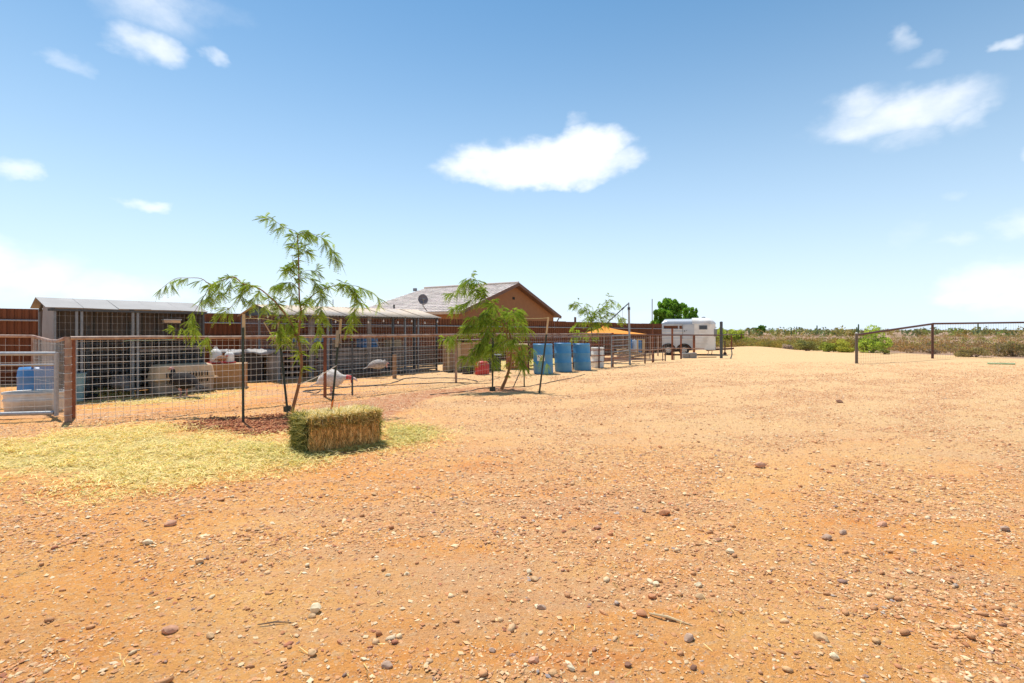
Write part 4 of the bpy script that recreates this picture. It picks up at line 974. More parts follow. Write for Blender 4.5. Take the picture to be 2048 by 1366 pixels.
def clutter():
    mb = MB(); c = lp(.9, .5, .98); mb.frame(c, LU * .42 + Vector((0, 0, .05)), LN * .25 + Vector((0, 0, .10)), Vector((0, 0, .012)))
    tag(obj('slanted_panel', mb, ply, None, loc=c), 'slanted brown panel lying on the pallets under the gable', 'panel')
    for s_, w_, z_, sz, m_, lab in ((2.1, .9, 1.05, (.28, .2, .13), wood_brown, 'brown crate on the inner boards beside the blue tarp'), (3.6, 1.1, 1.04, (.3, .2, .15), plastic_blue2, 'blue crate half hidden on the boards in the middle of the long shed'), (4.6, 1.0, 1.02, (.24, .2, .12), wood_pale, 'pale crate on the boards near the right end of the long shed')):
        c = lp(s_, w_, z_); t = thing('storage_crate', lab, 'crate', c)
        for q in range(3):
            mb = MB(); mb.frame(c + Vector((0, 0, (q - 1) * sz[2] * .7)) - LN * sz[1], LU * sz[0], LN * .01, Vector((0, 0, sz[2] * .27))); obj('slat', mb, m_, t)
            mb = MB(); mb.frame(c + Vector((0, 0, (q - 1) * sz[2] * .7)) + LN * sz[1], LU * sz[0], LN * .01, Vector((0, 0, sz[2] * .27))); obj('slat', mb, m_, t)
        for e in (-1, 1):
            mb = MB(); mb.frame(c + LU * sz[0] * e, LU * .01, LN * sz[1], Vector((0, 0, sz[2]))); obj('end_panel', mb, m_, t)
        mb = MB(); mb.frame(c - Vector((0, 0, sz[2])), LU * sz[0], LN * sz[1], Vector((0, 0, .01))); obj('base_panel', mb, m_, t)
clutter()

def pallets():
    def stack(px0, px1, dp, n, pitch, th, label, m_, depth=.9):
        a, b = pt(px0, dp), pt(px1, dp * .985); u = (b - a); W = u.length; u.normalize(); nn = Vector((-u.y, u.x, 0)); c = a + u * W / 2 + nn * depth / 2
        t = thing('board_stack', label, 'board stack', c)
        for i in range(n):
            z = .05 + i * pitch; mb = MB(); j = R.uniform(-.03, .03); mb.frame(c + u * j + Vector((0, 0, z)), u * W / 2, nn * depth / 2, Vector((0, 0, th / 2))); obj('board', mb, m_, t)
            for e in (-.42, 0, .42):
                mb = MB(); mb.frame(c + u * (W * e) + Vector((0, 0, z + pitch / 2)), u * .045, nn * (depth / 2 - .02), Vector((0, 0, (pitch - th) / 2 - .001)))
                if i < n - 1: obj('spacer', mb, wood_brown, t)
    stack(500, 558, 100, 8, .105, .034, 'stack of pale slatted pallets behind the tipped grey barrel', wood_grey2)
    stack(562, 606, 99, 5, .17, .06, 'pile of dark old boards right of the slatted pallets', wood_grey)
wood_grey2 = mat('pale weathered pallet wood', (.46, .39, .30), (.34, .28, .21), .9, 0, 9, .3)
pallets()

def grey_barrel():
    c = pt(536, 99); t = thing('plastic_drum', 'dusty grey plastic drum standing open at the front of the pallets', 'drum', c)
    mb = MB(); n = 26; ri = [(.31, 0), (.33, .04), (.33, .3), (.34, .32), (.33, .34), (.33, .62), (.31, .74), (.26, .80)]
    vs = [c + Vector((math.cos(-.9 - .35 + 4.9 * j / (n - 1)) * r * 1.15, math.sin(-.9 - .35 + 4.9 * j / (n - 1)) * r, z)) for r, z in ri for j in range(n)]
    mb.add(vs, [(i * n + j, i * n + j + 1, (i + 1) * n + j + 1, (i + 1) * n + j) for i in range(len(ri) - 1) for j in range(n - 1)])
    mb.add([c + Vector((math.cos(6.2832 * j / 24) * .26 * 1.15, math.sin(6.2832 * j / 24) * .26, .80)) for j in range(24)], [tuple(range(24))])
    o = obj('shell', mb, plastic_grey, t, True); o.modifiers.new('thick', 'SOLIDIFY').thickness = .012
    mb = MB(); mb.tube([c + Vector((-.02, -.37, .60)), c + Vector((-.02, -.40, .58)), c + Vector((.14, -.40, .58)), c + Vector((.14, -.36, .60))], .01, 5); obj('handle', mb, galv_dull, t)
grey_barrel()

mb = MB(); c = pt(789, 97); mb.tube([up(c, -.1), up(c, .74)], .065, 12)
tag(obj('short_post', mb, wood_brown, None, True, loc=c), 'short round brown timber post in front of the grey board wall', 'post')

def scrap():
    c = pt(745, 94); t = thing('scrap_heap', 'dark heap of old boards and tubing in front of the grey board wall', 'scrap heap', c)
    for i in range(26):
        u_ = R.uniform(-1.5, 1.7); p = c + LU * u_ + LN * R.uniform(-.1, .5); a = LU * math.cos(R.gauss(0, .35)) + LN * math.sin(R.gauss(0, .5)); L = R.uniform(.5, 1.2); z = .03 + R.random() * .22; dz = R.uniform(-.06, .06)
        mb = MB(); mb.beam(Vector((p.x, p.y, z)) - a * L / 2 - Vector((0, 0, dz)), Vector((p.x, p.y, z)) + a * L / 2 + Vector((0, 0, dz)), R.uniform(.05, .12), .03); obj('scrap_board', mb, R.choice([dark_steel, rubber, wood_dark, wood_dark]), t)
scrap()

# hoses lying inside the pens
def hose(name, pxs, r, m_, label, closed=False):
    pts = []
    ctrl = [gp(*p) for p in pxs]
    for i in range(len(ctrl) - 1):
        p0, p1, p2, p3 = ctrl[max(i - 1, 0)], ctrl[i], ctrl[i + 1], ctrl[min(i + 2, len(ctrl) - 1)]
        for k in range(5):
            t = k / 5; q = .5 * ((2 * p1) + (p2 - p0) * t + (2 * p0 - 5 * p1 + 4 * p2 - p3) * t * t + (3 * p1 - p0 - 3 * p2 + p3) * t ** 3); pts.append(Vector((q.x, q.y, float(Hfull(q.x, q.y)) + r * .9)))
    pts.append(up(ctrl[-1], r))
    mb = MB(); mb.tube(pts, r, 6); tag(obj(name, mb, m_, None, True, loc=ctrl[0]), label, 'hose')
hose('garden_hose', [(600, 776), (640, 774), (700, 774), (780, 768), (812, 757), (850, 757), (900, 757), (935, 759), (955, 764)], .013, rubber, 'black hose curving over the pen floor in front of the board wall')
hose('garden_hose', [(608, 785), (640, 779), (632, 787), (606, 783), (650, 778), (760, 772), (880, 767), (985, 767)], .012, rubber, 'thin black hose looped behind the tallest sapling and running right')
hose('irrigation_line', [(860, 790), (930, 783), (990, 775), (1048, 774), (1100, 765), (1140, 757), (1170, 749)], .011, rubber, 'black irrigation line curving from the wet dirt to the right hand blue barrel')

# ------------------------------------------------------------------ wooden coop, red bin, tub
def coop():
    a, b = pt(886, 84), pt(966, 83); u = (b - a); W = u.length; u.normalize(); n = Vector((-u.y, u.x, 0)); c = a + u * W / 2 + n * .5; Hh = 1.12
    t = thing('wooden_coop', 'patched timber and plywood coop behind the leafy sapling and red bin', 'coop', c)
    ms = [wood_brown, wood_pale, wood_brown, mat('light board', (.66, .54, .40), (.55, .44, .31), .8, 0, 8), wood_pale, ply, ply]
    ws = [.14, .10, .16, .12, .12, .4, .4]; s = 0; tot = sum(ws)
    for i, (w_, m_) in enumerate(zip(ws, ms)):
        w2 = W * w_ / tot; mb = MB(); mb.frame(a + u * (s + w2 / 2) + n * (.02 if i % 2 else 0) + Vector((0, 0, Hh / 2)), u * (w2 / 2 - .006), n * .012, Vector((0, 0, Hh / 2 - .03 * (i % 3)))); obj('plank', mb, m_, t); s += w2
    for e, nm in ((-1, 'side_panel'), (1, 'end_panel')):
        mb = MB(); mb.frame(c + u * (W / 2 - .015) * e + Vector((0, 0, Hh / 2)), u * .012, n * .46, Vector((0, 0, Hh / 2))); obj(nm, mb, ply, t)
    mb = MB(); mb.frame(c + Vector((0, 0, Hh + .02)), u * (W / 2 + .06), n * .58, Vector((0, 0, .015))); obj('roof_panel', mb, rust_dark, t)
    mb = MB(); mb.frame(c + n * .48 + Vector((0, 0, Hh / 2)), u * (W / 2 - .03), n * .012, Vector((0, 0, Hh / 2))); obj('back_panel', mb, ply, t)
    c = pt(936, 87.5); mb = MB(); mb.lathe(c, [(.19, 0), (.23, .20), (.25, .21), (.25, .23), (.22, .22), (.18, .03), (0, .03)], 22)
    tag(obj('rubber_tub', mb, rubber, None, True, loc=c), 'black rubber tub on the dirt left of the red bin', 'tub')
    c = pt(964, 89); t = thing('red_bin', 'bright red plastic bin with rounded top beside the wooden coop', 'bin', c)
    mb = MB(); mb.lathe(c, [(.22, 0), (.235, .03), (.235, .30), (.22, .38), (.19, .43), (.12, .455), (0, .46)], 24, sx=1.05, sy=.9); obj('bin_body', mb, plastic_red, t, True)
    mb = MB(); mb.tube([c + Vector((-.14, -.20, .30)), c + Vector((-.13, -.24, .36)), c + Vector((-.12, -.16, .42))], .008, 5); obj('handle', mb, plastic_white, t)
    # second box of the pen and bench seen through the leaves
    c = pt(1034, 78); t = thing('timber_crate', 'orange brown timber crate with pale top behind the leafy sapling', 'crate', c)
    for i in range(5):
        mb = MB(); mb.frame(c + Vector((-.34 + i * .17, 0, .45)), Vector((.08, 0, 0)), Vector((0, .02, 0)), Vector((0, 0, .45))); obj('plank', mb, wood_orange, t)
    for e in (-1, 1):
        mb = MB(); mb.frame(c + Vector((e * .42, .35, .45)), Vector((.012, 0, 0)), Vector((0, .33, 0)), Vector((0, 0, .44))); obj('side_panel', mb, wood_orange, t)
    mb = MB(); mb.frame(c + Vector((0, .33, .94)), Vector((.50, 0, 0)), Vector((0, .42, 0)), Vector((0, 0, .025))); obj('top_panel', mb, wood_pale, t)
    c = pt(985, 82); mb = MB(); mb.frame(c + Vector((0, .3, .28)), Vector((.30, 0, 0)), Vector((0, .2, 0)), Vector((0, 0, .28)))
    t = thing('dark_crate', 'small dark crate with grey lid between the coop and timber crate', 'crate', c); obj('crate_body', mb, rubber, t)
    mb = MB(); mb.frame(c + Vector((0, .3, .585)), Vector((.33, 0, 0)), Vector((0, .22, 0)), Vector((0, 0, .02))); obj('lid', mb, galv_dull, t)
wood_orange = mat('orange stained timber', (.46, .17, .05), (.34, .12, .04), .8, 0, 8, .15)
coop()

# ------------------------------------------------------------------ blue drums
def drum(px, base, h, r, m_, label, lean=(0, 0), grp='blue plastic drums at the pen fence', sticker=False):
    c = gp(px, base); c.y += r; c.x *= c.y / (c.y - r)
    t = thing('plastic_drum', label, 'drum', c, grp)
    prof = [(.93, 0), (.97, .012), (1, .05), (1, .30), (1.03, .315), (1.03, .33), (1, .345), (1, .63), (1.03, .645), (1.03, .66), (1, .675), (1, .88), (.985, .93), (1.02, .95), (1.02, .985), (.97, 1.0), (.93, .975), (0, .97)]
    mb = MB(); mb.lathe((0, 0, 0), [(a * r, b * h) for a, b in prof], 32)
    mb.v = [Vector((p.x + p.z * lean[0], p.y + p.z * lean[1], p.z)) + c for p in mb.v]
    obj('drum_shell', mb, m_, t, True)
    for a in (.6, -2.4):
        mb = MB(); mb.lathe(c + Vector((math.cos(a) * r * .6 + h * lean[0], math.sin(a) * r * .6 + h * lean[1], h * .97)), [(.045, 0), (.045, .02), (0, .022)], 10); obj('bung', mb, m_, t)
    if sticker:
        def sq(a0, a1, z0, z1, rr, nm, m2, parent):
            mb = MB(); n = 8; vs = [];
            for z in (z0, z1):
                for i in range(n + 1):
                    a = lerp(a0, a1, i / n); vs.append(c + Vector((math.cos(a) * rr + z * lean[0], math.sin(a) * rr + z * lean[1], z)))
            mb.add(vs, [(i, i + 1, n + 2 + i, n + 1 + i) for i in range(n)]); return obj(nm, mb, m2, parent)
        lb = sq(-2.25, -1.45, .44 * h, .66 * h, r + .004, 'paper_label', paper, t)
        for a, z, w, q in ((-2.08, .60, .09, .035), (-1.88, .615, .06, .03), (-2.02, .565, .12, .02), (-1.85, .50, .10, .06), (-1.62, .53, .07, .05)):
            sq(a - w / 2, a + w / 2, (z - q / 2) * h, (z + q / 2) * h, r + .008, 'print_mark', ink, lb)
    return t
drum(1087, 749, 1.03, .335, plastic_blue, 'leftmost blue drum with a white paper label, overlapped by hanging leaves', (-.03, 0), sticker=True)
drum(1127, 744.5, 1.04, .31, plastic_blue, 'middle blue drum, tallest of the three and standing close against the labelled one', (-.035, 0))
drum(1165, 741.5, 1.0, .325, plastic_blue, 'rightmost blue drum standing apart with a gap on its left', (-.05, 0))
drum(1195, 736, .82, .255, plastic_white, 'small white drum inside the fence right of the three blue ones', (0, 0), 'pale containers in the far pen')

# ------------------------------------------------------------------ far end of the pens
def shade():
    c = gp(1212, 722); t = thing('shade_canopy', 'orange cloth shade canopy with a raised peak in the far pen', 'canopy', G(P(1208, 700, 26).x, 26.5))
    pk = P(1208, 651, 26.6); cs = [P(1166, 667, 24.6), P(1300, 669.5, 26.5), P(1246, 666.5, 29), P(1180, 665.5, 28)]
    mb = MB(); n = 7; vs = []
    for i in range(4):
        A, B = cs[i], cs[(i + 1) % 4]; base = len(vs)
        for a in range(n + 1):
            for b in range(n + 1):
                e = lerp(A, B, b / n); s_ = a / n; e = Vector((e.x, e.y, e.z + .12 * math.sin(math.pi * b / n) * 0)); p = lerp(pk, e, s_); p.z = pk.z + (e.z - pk.z) * (s_ ** .62); vs.append(p)
        mb.f += [(base + a * (n + 1) + b, base + a * (n + 1) + b + 1, base + (a + 1) * (n + 1) + b + 1, base + (a + 1) * (n + 1) + b) for a in range(n) for b in range(n)]
    mb.v = vs; mb.m = [0] * len(mb.f); o = obj('cloth', mb, canvas, t, True); o.modifiers.new('thick', 'SOLIDIFY').thickness = .01
    mb = MB(); g = G(pk.x, pk.y); mb.tube([g, pk], .03, 8); obj('centre_pole', mb, galv_dull, t, True)
    for q in cs:
        mb = MB(); mb.tube([G(q.x, q.y), q], .025, 8); obj('corner_pole', mb, rust_pale, t, True)
shade()
def tall_pole():
    g = gp(1260, 729.5); t = thing('steel_mast', 'tall grey steel mast with a slanting black tube at its tip', 'mast', g)
    tip = Vector(((1257.5 - CX) / F * g.y, g.y, H + (HY - 605) / F * g.y)); kn = lerp(g, tip, .90)
    mb = MB(); mb.tube([up(g, -.1), kn], .045, 10); obj('pole', mb, galv, t, True)
    mb = MB(); mb.tube([kn, tip], .026, 8); obj('pole_tip', mb, galv_dull, t, True)
    mb = MB(); mb.tube([kn - Vector((0, 0, .05)), kn + Vector((0, 0, .07))], .06, 10); obj('collar', mb, dark_steel, t, True)
    mb = MB(); b = P(1256, 607.5, g.y - .05); a = P(1214, 646, g.y - .2); mb.tube([a, b], .022, 8); mb.tube([lerp(a, b, .70), lerp(a, b, .80)], .036, 8); obj('slanting_tube', mb, rubber, t, True)
    q = lerp(a, b, .74); mb = MB(); mb.tube([q, q - Vector((0, 0, .62))], .006, 4); obj('cord', mb, rope_m, t)
    gal = pt(1260, 69.6)
tall_pole()
def far_pen():
    t = thing('far_pipe_fence', 'dark pipe rail on rusty posts running in front of the horse trailer', 'fence', gp(1305, 725))
    posts = [(1225, 735, 671, .05, rust), (1305, 725, 656, .035, rust), (1344.5, 720, 657, .05, rust), (1362, 718, 670, .045, rust), (1388, 713, 669, .07, rust), (1431, 704, 686, .03, rust_dark), (1463, 697, 671, .07, rust), (1483, 693, 669, .06, rust), (1316, 712, 671, .04, rust_pale)]
    for px, b, tp, r, m_ in posts[1:]:
        g = gp(px, b); z = H + (HY - tp) / F * g.y; mb = MB(); mb.tube([up(g, -.1), Vector((g.x, g.y, z))], r, 8); obj('post', mb, m_, t, True)
    g = gp(1442.5, 716.5); mb = MB(); zt = H + (HY - 644.5) / F * g.y; mb.tube([up(g, -.1), Vector((g.x, g.y, zt))], .075, 12); o = obj('post', mb, dark_steel, t, True, label='thick dark grey corner post taller than the rail')
    mb = MB(); mb.lathe(Vector((g.x, g.y, zt)), [(.08, 0), (.08, .02), (0, .05)], 12); obj('cap', mb, dark_steel, o)
    A = gp(1260, 729.5); B = Vector((g.x, g.y, 0)); zr = lambda p, y: H + (HY - y) / F * p.y
    for ya, yb, r in ((669.8, 670.3, .032), (697, 699, .022)):
        pts = []
        for k in range(5):
            p = lerp(A, B, k / 4 if r > .03 else k / 4 * .78); pts.append(Vector((p.x, p.y, zr(p, lerp(ya, yb, k / 4)) - (.0 if r > .03 else (.06 if k in (0, 1) else -.04)))))
        mb = MB(); mb.tube(pts, r, 8); obj('rail', mb, rust_dark if r > .03 else rust_pale, t, True)
    C, D = gp(1463, 697), gp(1483, 693); mb = MB(); mb.tube([Vector((B.x, B.y, zr(B, 669.5))), Vector((C.x, C.y, zr(C, 669.5))), Vector((D.x, D.y, zr(D, 669.3))), Vector((D.x + .5, D.y + .2, zr(D, 669.2)))], .035, 8); obj('rail', mb, rust_dark, t, True)
    for px, b, tp, r in ((1290, 727, 704, .05), (1307, 724, 700, .05), (1325.5, 722, 698, .03), (1330.5, 722, 700, .04), (1348, 720, 700, .035)):
        g = gp(px, b); z = H + (HY - tp) / F * g.y; mb = MB(); mb.tube([up(g, -.1), Vector((g.x, g.y, z))], r * .7, 8); obj('short_post', mb, rust_dark, t, True)
    obj('wire_mesh', wires(lerp(A, B, 0), lerp(A, B, .35), .1, 1.25, .15, [.2, .45, .7, .95, 1.15], .003), wire_m, t, kind='stuff')
    mb = MB(); mb.tube([Vector((p.x, p.y, .12)) for p in (lerp(A, B, .02), lerp(A, B, .2), lerp(A, B, .33))], .02, 6); obj('rail', mb, rust_dark, t, True)
    # galvanised panel left of the mast
    P0, P1 = gp(1222, 735), gp(1260, 729.8); t = thing('livestock_panel', 'grey pipe livestock panel between the corner post and the steel mast', 'fence panel', P1)
    for z in (1.28, 1.10, .86, .62, .40, .18):
        mb = MB(); mb.tube([up(lerp(P0, P1, .03), z), up(lerp(P0, P1, .98), z)], .026 if z > 1.2 else .02, 8); obj('rail', mb, galv_dull if z > .5 else rust_pale, t, True)
    for u in (.02, .985):
        mb = MB(); mb.tube([up(lerp(P0, P1, u), 0), up(lerp(P0, P1, u), 1.31)], .045 if u > .5 else .026, 8); obj('upright', mb, galv_dull, t, True)
    obj('wire_mesh', wires(P0, P1, .1, 1.25, .12, [.3, .5, .75, 1.0], .003), wire_m, t, kind='stuff')
    # water containers
    g = gp(1268, 707); 
    def blk(nm, x0, x1, y0, y1, dep, m_, lab, cat, d=26.5, parts=None):
        a = (x0 - CX) / F * d; b = (x1 - CX) / F * d; z0, z1 = 0.0, H + (HY - y0) / F * d; root = thing(nm, lab, cat, ((a + b) / 2, d, 0), 'pale containers in the far pen' if cat == 'container' else None)
        w = b - a; k = 14; mb = MB(); vs = []
        for z, s_ in ((z0, .9), (z0 + .03, 1), (z1 - .05, 1), (z1, .86)):
            for j in range(k):
                q = 2 * math.pi * (j + .5) / k; e = .35; vs.append(Vector(((a + b) / 2 + math.copysign(abs(math.cos(q)) ** e, math.cos(q)) * w / 2 * s_, d + dep / 2 + math.copysign(abs(math.sin(q)) ** e, math.sin(q)) * dep / 2 * s_, z)))
        mb.add(vs, [(i * k + j, i * k + (j + 1) % k, (i + 1) * k + (j + 1) % k, (i + 1) * k + j) for i in range(3) for j in range(k)] + [tuple(range(k))[::-1], tuple(3 * k + j for j in range(k))])
        obj('container_body', mb, m_, root, True)
        mb = MB(); mb.lathe(Vector(((a + b) / 2, d + dep * .4, z1 - .01)), [(.05, 0), (.05, .04), (0, .045)], 10); obj('cap', mb, m_, root)
        return root, a, b, z0, z1
    blk('water_container', 1259.5, 1265.5, 679, 703, .4, plastic_blue2, 'slim blue container right of the steel mast', 'container', 30.7)
    blk('water_container', 1265, 1274.5, 680, 702, .35, plastic_white, 'white container between the two blue ones behind the firewood', 'container', 30.9)
    r_, a, b, z0, z1 = blk('water_container', 1276, 1284, 681, 704, .35, plastic_blue2, 'blue container held in a pale timber frame', 'container', 30.3)
    fr = thing('container_stand', 'pale timber stand round the right hand blue container', 'stand', ((a + b) / 2, 30.1, 0))
    for x in (a - .07, b + .09, b + .02):
        mb = MB(); mb.beam((x, 30.12, 0), (x, 30.12, z1 + .02), .07, .07, up=(0, 1, 0)); obj('upright', mb, wood_pale, fr)
    mb = MB(); mb.beam((a - .11, 30.12, z1 + .05), (b + .13, 30.12, z1 + .05), .07, .06); obj('crosspiece', mb, wood_pale, fr)
    # firewood / broken boards
    root = thing('wood_pile', 'loose heap of pale split boards on the ground left of the horse trailer', 'wood pile', gp(1262, 716))
    for i in range(48):
        g = gp(R.uniform(1240, 1292), R.uniform(709, 718)); a = R.uniform(-.5, .5) + (math.pi if i % 2 else 0); L = R.uniform(.4, .95); z = .05 + R.random() * .36 * max(0, 1 - abs(g.x - 6.4) / 1.2)
        dd = Vector((math.cos(a), math.sin(a) * .8, R.uniform(-.22, .22))) * L / 2; mb = MB(); mb.beam(g + dd + Vector((0, 0, z + .04)), g - dd + Vector((0, 0, z + .04)), R.uniform(.06, .13), .04); obj('split_board', mb, R.choice([wood_pale, wood_pale, wood_brown, wood_grey2]), root)
    # concrete blocks
    root = thing('block_stack', 'two rough grey concrete blocks on the dirt below the trailer nose', 'blocks', gp(1380, 716))
    for px, w_, h in ((1373, .36, .26), (1387, .38, .29)):
        g = gp(px, 716.5); mb = MB(); mb.box((g.x - w_ / 2, g.y, -.02), (g.x + w_ / 2 - .01, g.y + .35, h)); o = obj('concrete_block', mb, concrete, root); o.modifiers.new('edge', 'BEVEL').width = .015
    g0, g1 = gp(1396, 715.5), gp(1432, 715); mb = MB(); mb.beam(up(g0, .03), up(g1, .03), .12, .05)
    tag(obj('plank', mb, wood_pale, None, loc=g0), 'pale plank lying flat on the dirt under the trailer hitch', 'plank')
far_pen()

# ------------------------------------------------------------------ horse trailer
def trailer():
    D = 30.4; x0, xs, x1 = 8.96, 10.80, 12.0; W = 1.75; zb, ze, zt = .33, 1.85, 2.20
    t = thing('horse_trailer', 'silver and cream horse trailer with rounded roof and two axles parked behind the pipe rail', 'trailer', (10.3, D + W / 2, 0))
    wz0, wz1 = 1.56, 1.76
    def side(Y, out):
        y0, y1 = (Y, Y + .03) if out < 0 else (Y - .03, Y)
        for nm, a, b, c, d, m_ in (('lower_side', x0, xs, zb + .30, wz0, silver), ('side_header', x0, xs, wz1, ze, silver), ('pillar', x0, x0 + .08, wz0, wz1, silver), ('pillar', x0 + .92, x0 + 1.0, wz0, wz1, silver), ('side_panel', x0 + 1.16, xs, wz0, wz1, silver)):
            mb = MB(); mb.box((a, y0, c), (b, y1, d)); obj(nm, mb, m_, t)
    side(D, -1); side(D + W, 1)
    # wheel arch skirt: side below, cut by two arches
    ax = (9.33, 10.22); r = .30
    for Y0, Y1 in ((D, D + .03), (D + W - .03, D + W)):
        mb = MB(); xs_ = np.linspace(x0, xs, 49); zs_ = []
        for x in xs_:
            z = zb
            for c in ax:
                if abs(x - c) < .41: z = max(z, .30 + math.sqrt(.41 ** 2 - (x - c) ** 2) * .85)
            zs_.append(min(z, zb + .30))
        for i in range(48):
            if zb + .30 - max(zs_[i], zs_[i + 1]) < .003: continue
            mb.add([(xs_[i], Y0, zs_[i]), (xs_[i + 1], Y0, zs_[i + 1]), (xs_[i + 1], Y0, zb + .30), (xs_[i], Y0, zb + .30), (xs_[i], Y1, zs_[i]), (xs_[i + 1], Y1, zs_[i + 1]), (xs_[i + 1], Y1, zb + .30), (xs_[i], Y1, zb + .30)], [(0, 1, 2, 3), (7, 6, 5, 4), (0, 4, 5, 1)])
        obj('skirt', mb, silver, t)
        yy = Y0 - .02 if Y0 == D else Y1 + .02
        for c in ax:
            mb = MB(); pts = [(c + math.cos(a) * .42, yy, .30 + math.sin(a) * .37) for a in np.linspace(.15, 3.0, 13)]; mb.tube(pts, .028, 6); obj('fender', mb, rubber, t, True)
    for z in (wz0 - .02, 1.36, 1.12, .92):
        mb = MB(); mb.box((x0, D - .014, z - .012), (xs - (.55 if z > 1.3 else 0), D - .001, z + .012)); obj('side_moulding', mb, cream, t)
    mb = MB(); mb.box((10.16, D - .02, .98), (xs - .02, D - .002, ze - .03)); dr = obj('side_door', mb, silver, t)
    mb = MB(); mb.box((10.24, D - .045, 1.40), (10.28, D - .02, 1.48)); mb.box((10.36, D - .045, 1.44), (10.385, D - .02, 1.50)); obj('latch', mb, rubber, dr)
    for a, b in (((10.15, D - .012, .98), (10.15, D - .012, ze - .03)),):
        mb = MB(); mb.beam(a, b, .018, .01, up=(0, 1, 0)); obj('door_gap', mb, rubber, t)
    # nose with rounded front corners
    def ring(z, ins=0):
        pts = [(xs, D + ins), (x1 - .42, D + ins), (x1 - .20, D + .05 + ins), (x1 - .06, D + .16 + ins), (x1 - ins * .6, D + .40), (x1 - ins * .6, D + W - .40), (x1 - .06, D + W - .16 - ins), (x1 - .20, D + W - .05 - ins), (x1 - .42, D + W - ins), (xs, D + W - ins)]
        return [Vector((a, b, z)) for a, b in pts]
    mb = MB(); r0, r1 = ring(zb), ring(ze); n = 10; mb.add(r0 + r1, [(i, (i + 1) % n, n + (i + 1) % n, n + i) for i in range(n - 1)] + [tuple(range(n))[::-1]]); obj('nose', mb, cream, t, True)
    # roof: rounded over the sides, domed at both ends
    def roofm(xa, xb, m_, nm, enda, endb, zt_):
        mb = MB(); secs = 11; k = 13; vs = []
        for i in range(secs):
            u = i / (secs - 1); x = lerp(xa, xb, u); f = 1; ins = 0
            if endb: e = max(0, (u - .55) / .45); f = math.sqrt(max(0.0, 1 - e ** 2 * .96)); ins = .40 * max(0, e) ** 2.4
            if enda: e = max(0, (.12 - u) / .12); f = min(f, math.sqrt(max(0.0, 1 - e ** 2 * .9)))
            for j in range(k):
                a = math.pi * j / (k - 1); y = D + W / 2 - math.copysign(abs(math.cos(a)) ** .72, math.cos(a)) * (W / 2 + .012 - ins); z = ze + .002 + (math.sin(a) ** .62 if j not in (0, k - 1) else 0) * (zt_ - ze) * f
                vs.append(Vector((x, y, z)))
        mb.add(vs, [(i * k + j, (i + 1) * k + j, (i + 1) * k + j + 1, i * k + j + 1) for i in range(secs - 1) for j in range(k - 1)] + [tuple(range(k)), tuple((secs - 1) * k + j for j in range(k))[::-1]])
        obj(nm, mb, m_, t, True)
    roofm(x0 - .02, xs - .12, silver, 'rear_roof', True, False, zt - .03); roofm(xs - .115, x1 + .01, cream, 'front_roof', False, True, zt + .03)
    mb = MB(); mb.lathe((11.35, D + W / 2, zt + .02), [(.11, 0), (.11, .05), (.05, .08), (0, .085)], 12); obj('roof_vent', mb, galv_dull, t)
    mb = MB(); mb.box((11.08, D - .012, 1.55), (11.50, D - .002, 1.76)); w = obj('window', mb, glass_m, t)
    mb = MB(); mb.beam((11.06, D - .01, 1.535), (11.52, D - .01, 1.535), .02, .03); mb.beam((11.06, D - .01, 1.775), (11.52, D - .01, 1.775), .02, .03); mb.beam((11.065, D - .01, 1.55), (11.065, D - .01, 1.76), .03, .02, up=(0, 1, 0)); mb.beam((11.515, D - .01, 1.55), (11.515, D - .01, 1.76), .03, .02, up=(0, 1, 0)); obj('frame', mb, galv, w)
    for z in (1.22, 1.04, .86, .68):
        mb = MB(); mb.box((xs + .01, D - .01, z - .006), (x1 - .44, D - .001, z + .006)); obj('side_moulding', mb, silver, t)
    mb = MB(); mb.box((x0 + .03, D + .05, zb), (x1 - .3, D + W - .05, zb + .05)); obj('floor', mb, rust_dark, t)
    mb = MB(); mb.box((x0, D + .03, zb), (x0 + .02, D + W - .03, 1.25)); obj('tail_gate', mb, silver, t)
    for c in ax:
        for Y in (D + .10, D + W - .10):
            root = None; mb = MB(); mb.lathe((c, Y, r), [(.0, -.10), (.16, -.10), (.17, -.115), (.27, -.115), (.298, -.085), (.302, 0), (.298, .085), (.27, .115), (.17, .11), (0, .10)], 28, axis='y')
            ty = obj('tyre', mb, tyre_m, t, True); sgn = -1 if Y < D + 1 else 1
            mb = MB(); mb.lathe((c, Y + sgn * .116, r), [(0, -.012), (.06, -.01), (.08, .006), (.15, .0), (.168, .012), (.168, -.002)][::-1], 24, axis='y'); obj('rim', mb, galv_pale, ty, True)
            for q in range(6):
                a = q * math.pi / 3 + .3; mb = MB(); mb.lathe((c + math.cos(a) * .115, Y + sgn * .122, r + math.sin(a) * .115), [(.02, -.006), (.02, .006), (0, .007)], 8, axis='y'); obj('rim_hole', mb, hole_m, ty)
        mb = MB(); mb.tube([(c, D + .1, r), (c, D + W - .1, r)], .035, 8); obj('axle', mb, rust_dark, t)
    for Y in (D + .35, D + W - .35):
        mb = MB(); mb.beam((x1 - .5, Y, zb - .03), (12.9, D + W / 2 + (-.06 if Y < D + 1 else .06), zb + .06), .07, .09); obj('tongue', mb, rust_dark, t)
    mb = MB(); mb.tube([(12.86, D + W / 2, zb + .06), (13.05, D + W / 2, zb + .08)], .05, 8); obj('coupler', mb, rust_dark, t)
    mb = MB(); mb.tube([(12.55, D + W / 2, .12), (12.55, D + W / 2, .85)], .035, 8); mb.lathe((12.55, D + W / 2, .09), [(0, -.04), (.09, -.04), (.1, 0), (.09, .04), (0, .04)], 14, axis='y'); obj('jack', mb, rust_dark, t)
    for x in (11.55, 11.75): mb = MB(); mb.beam((x, D + .1, 0), (x + .05, D + .12, zb), .03, .03); obj('prop', mb, rust_pale, t)
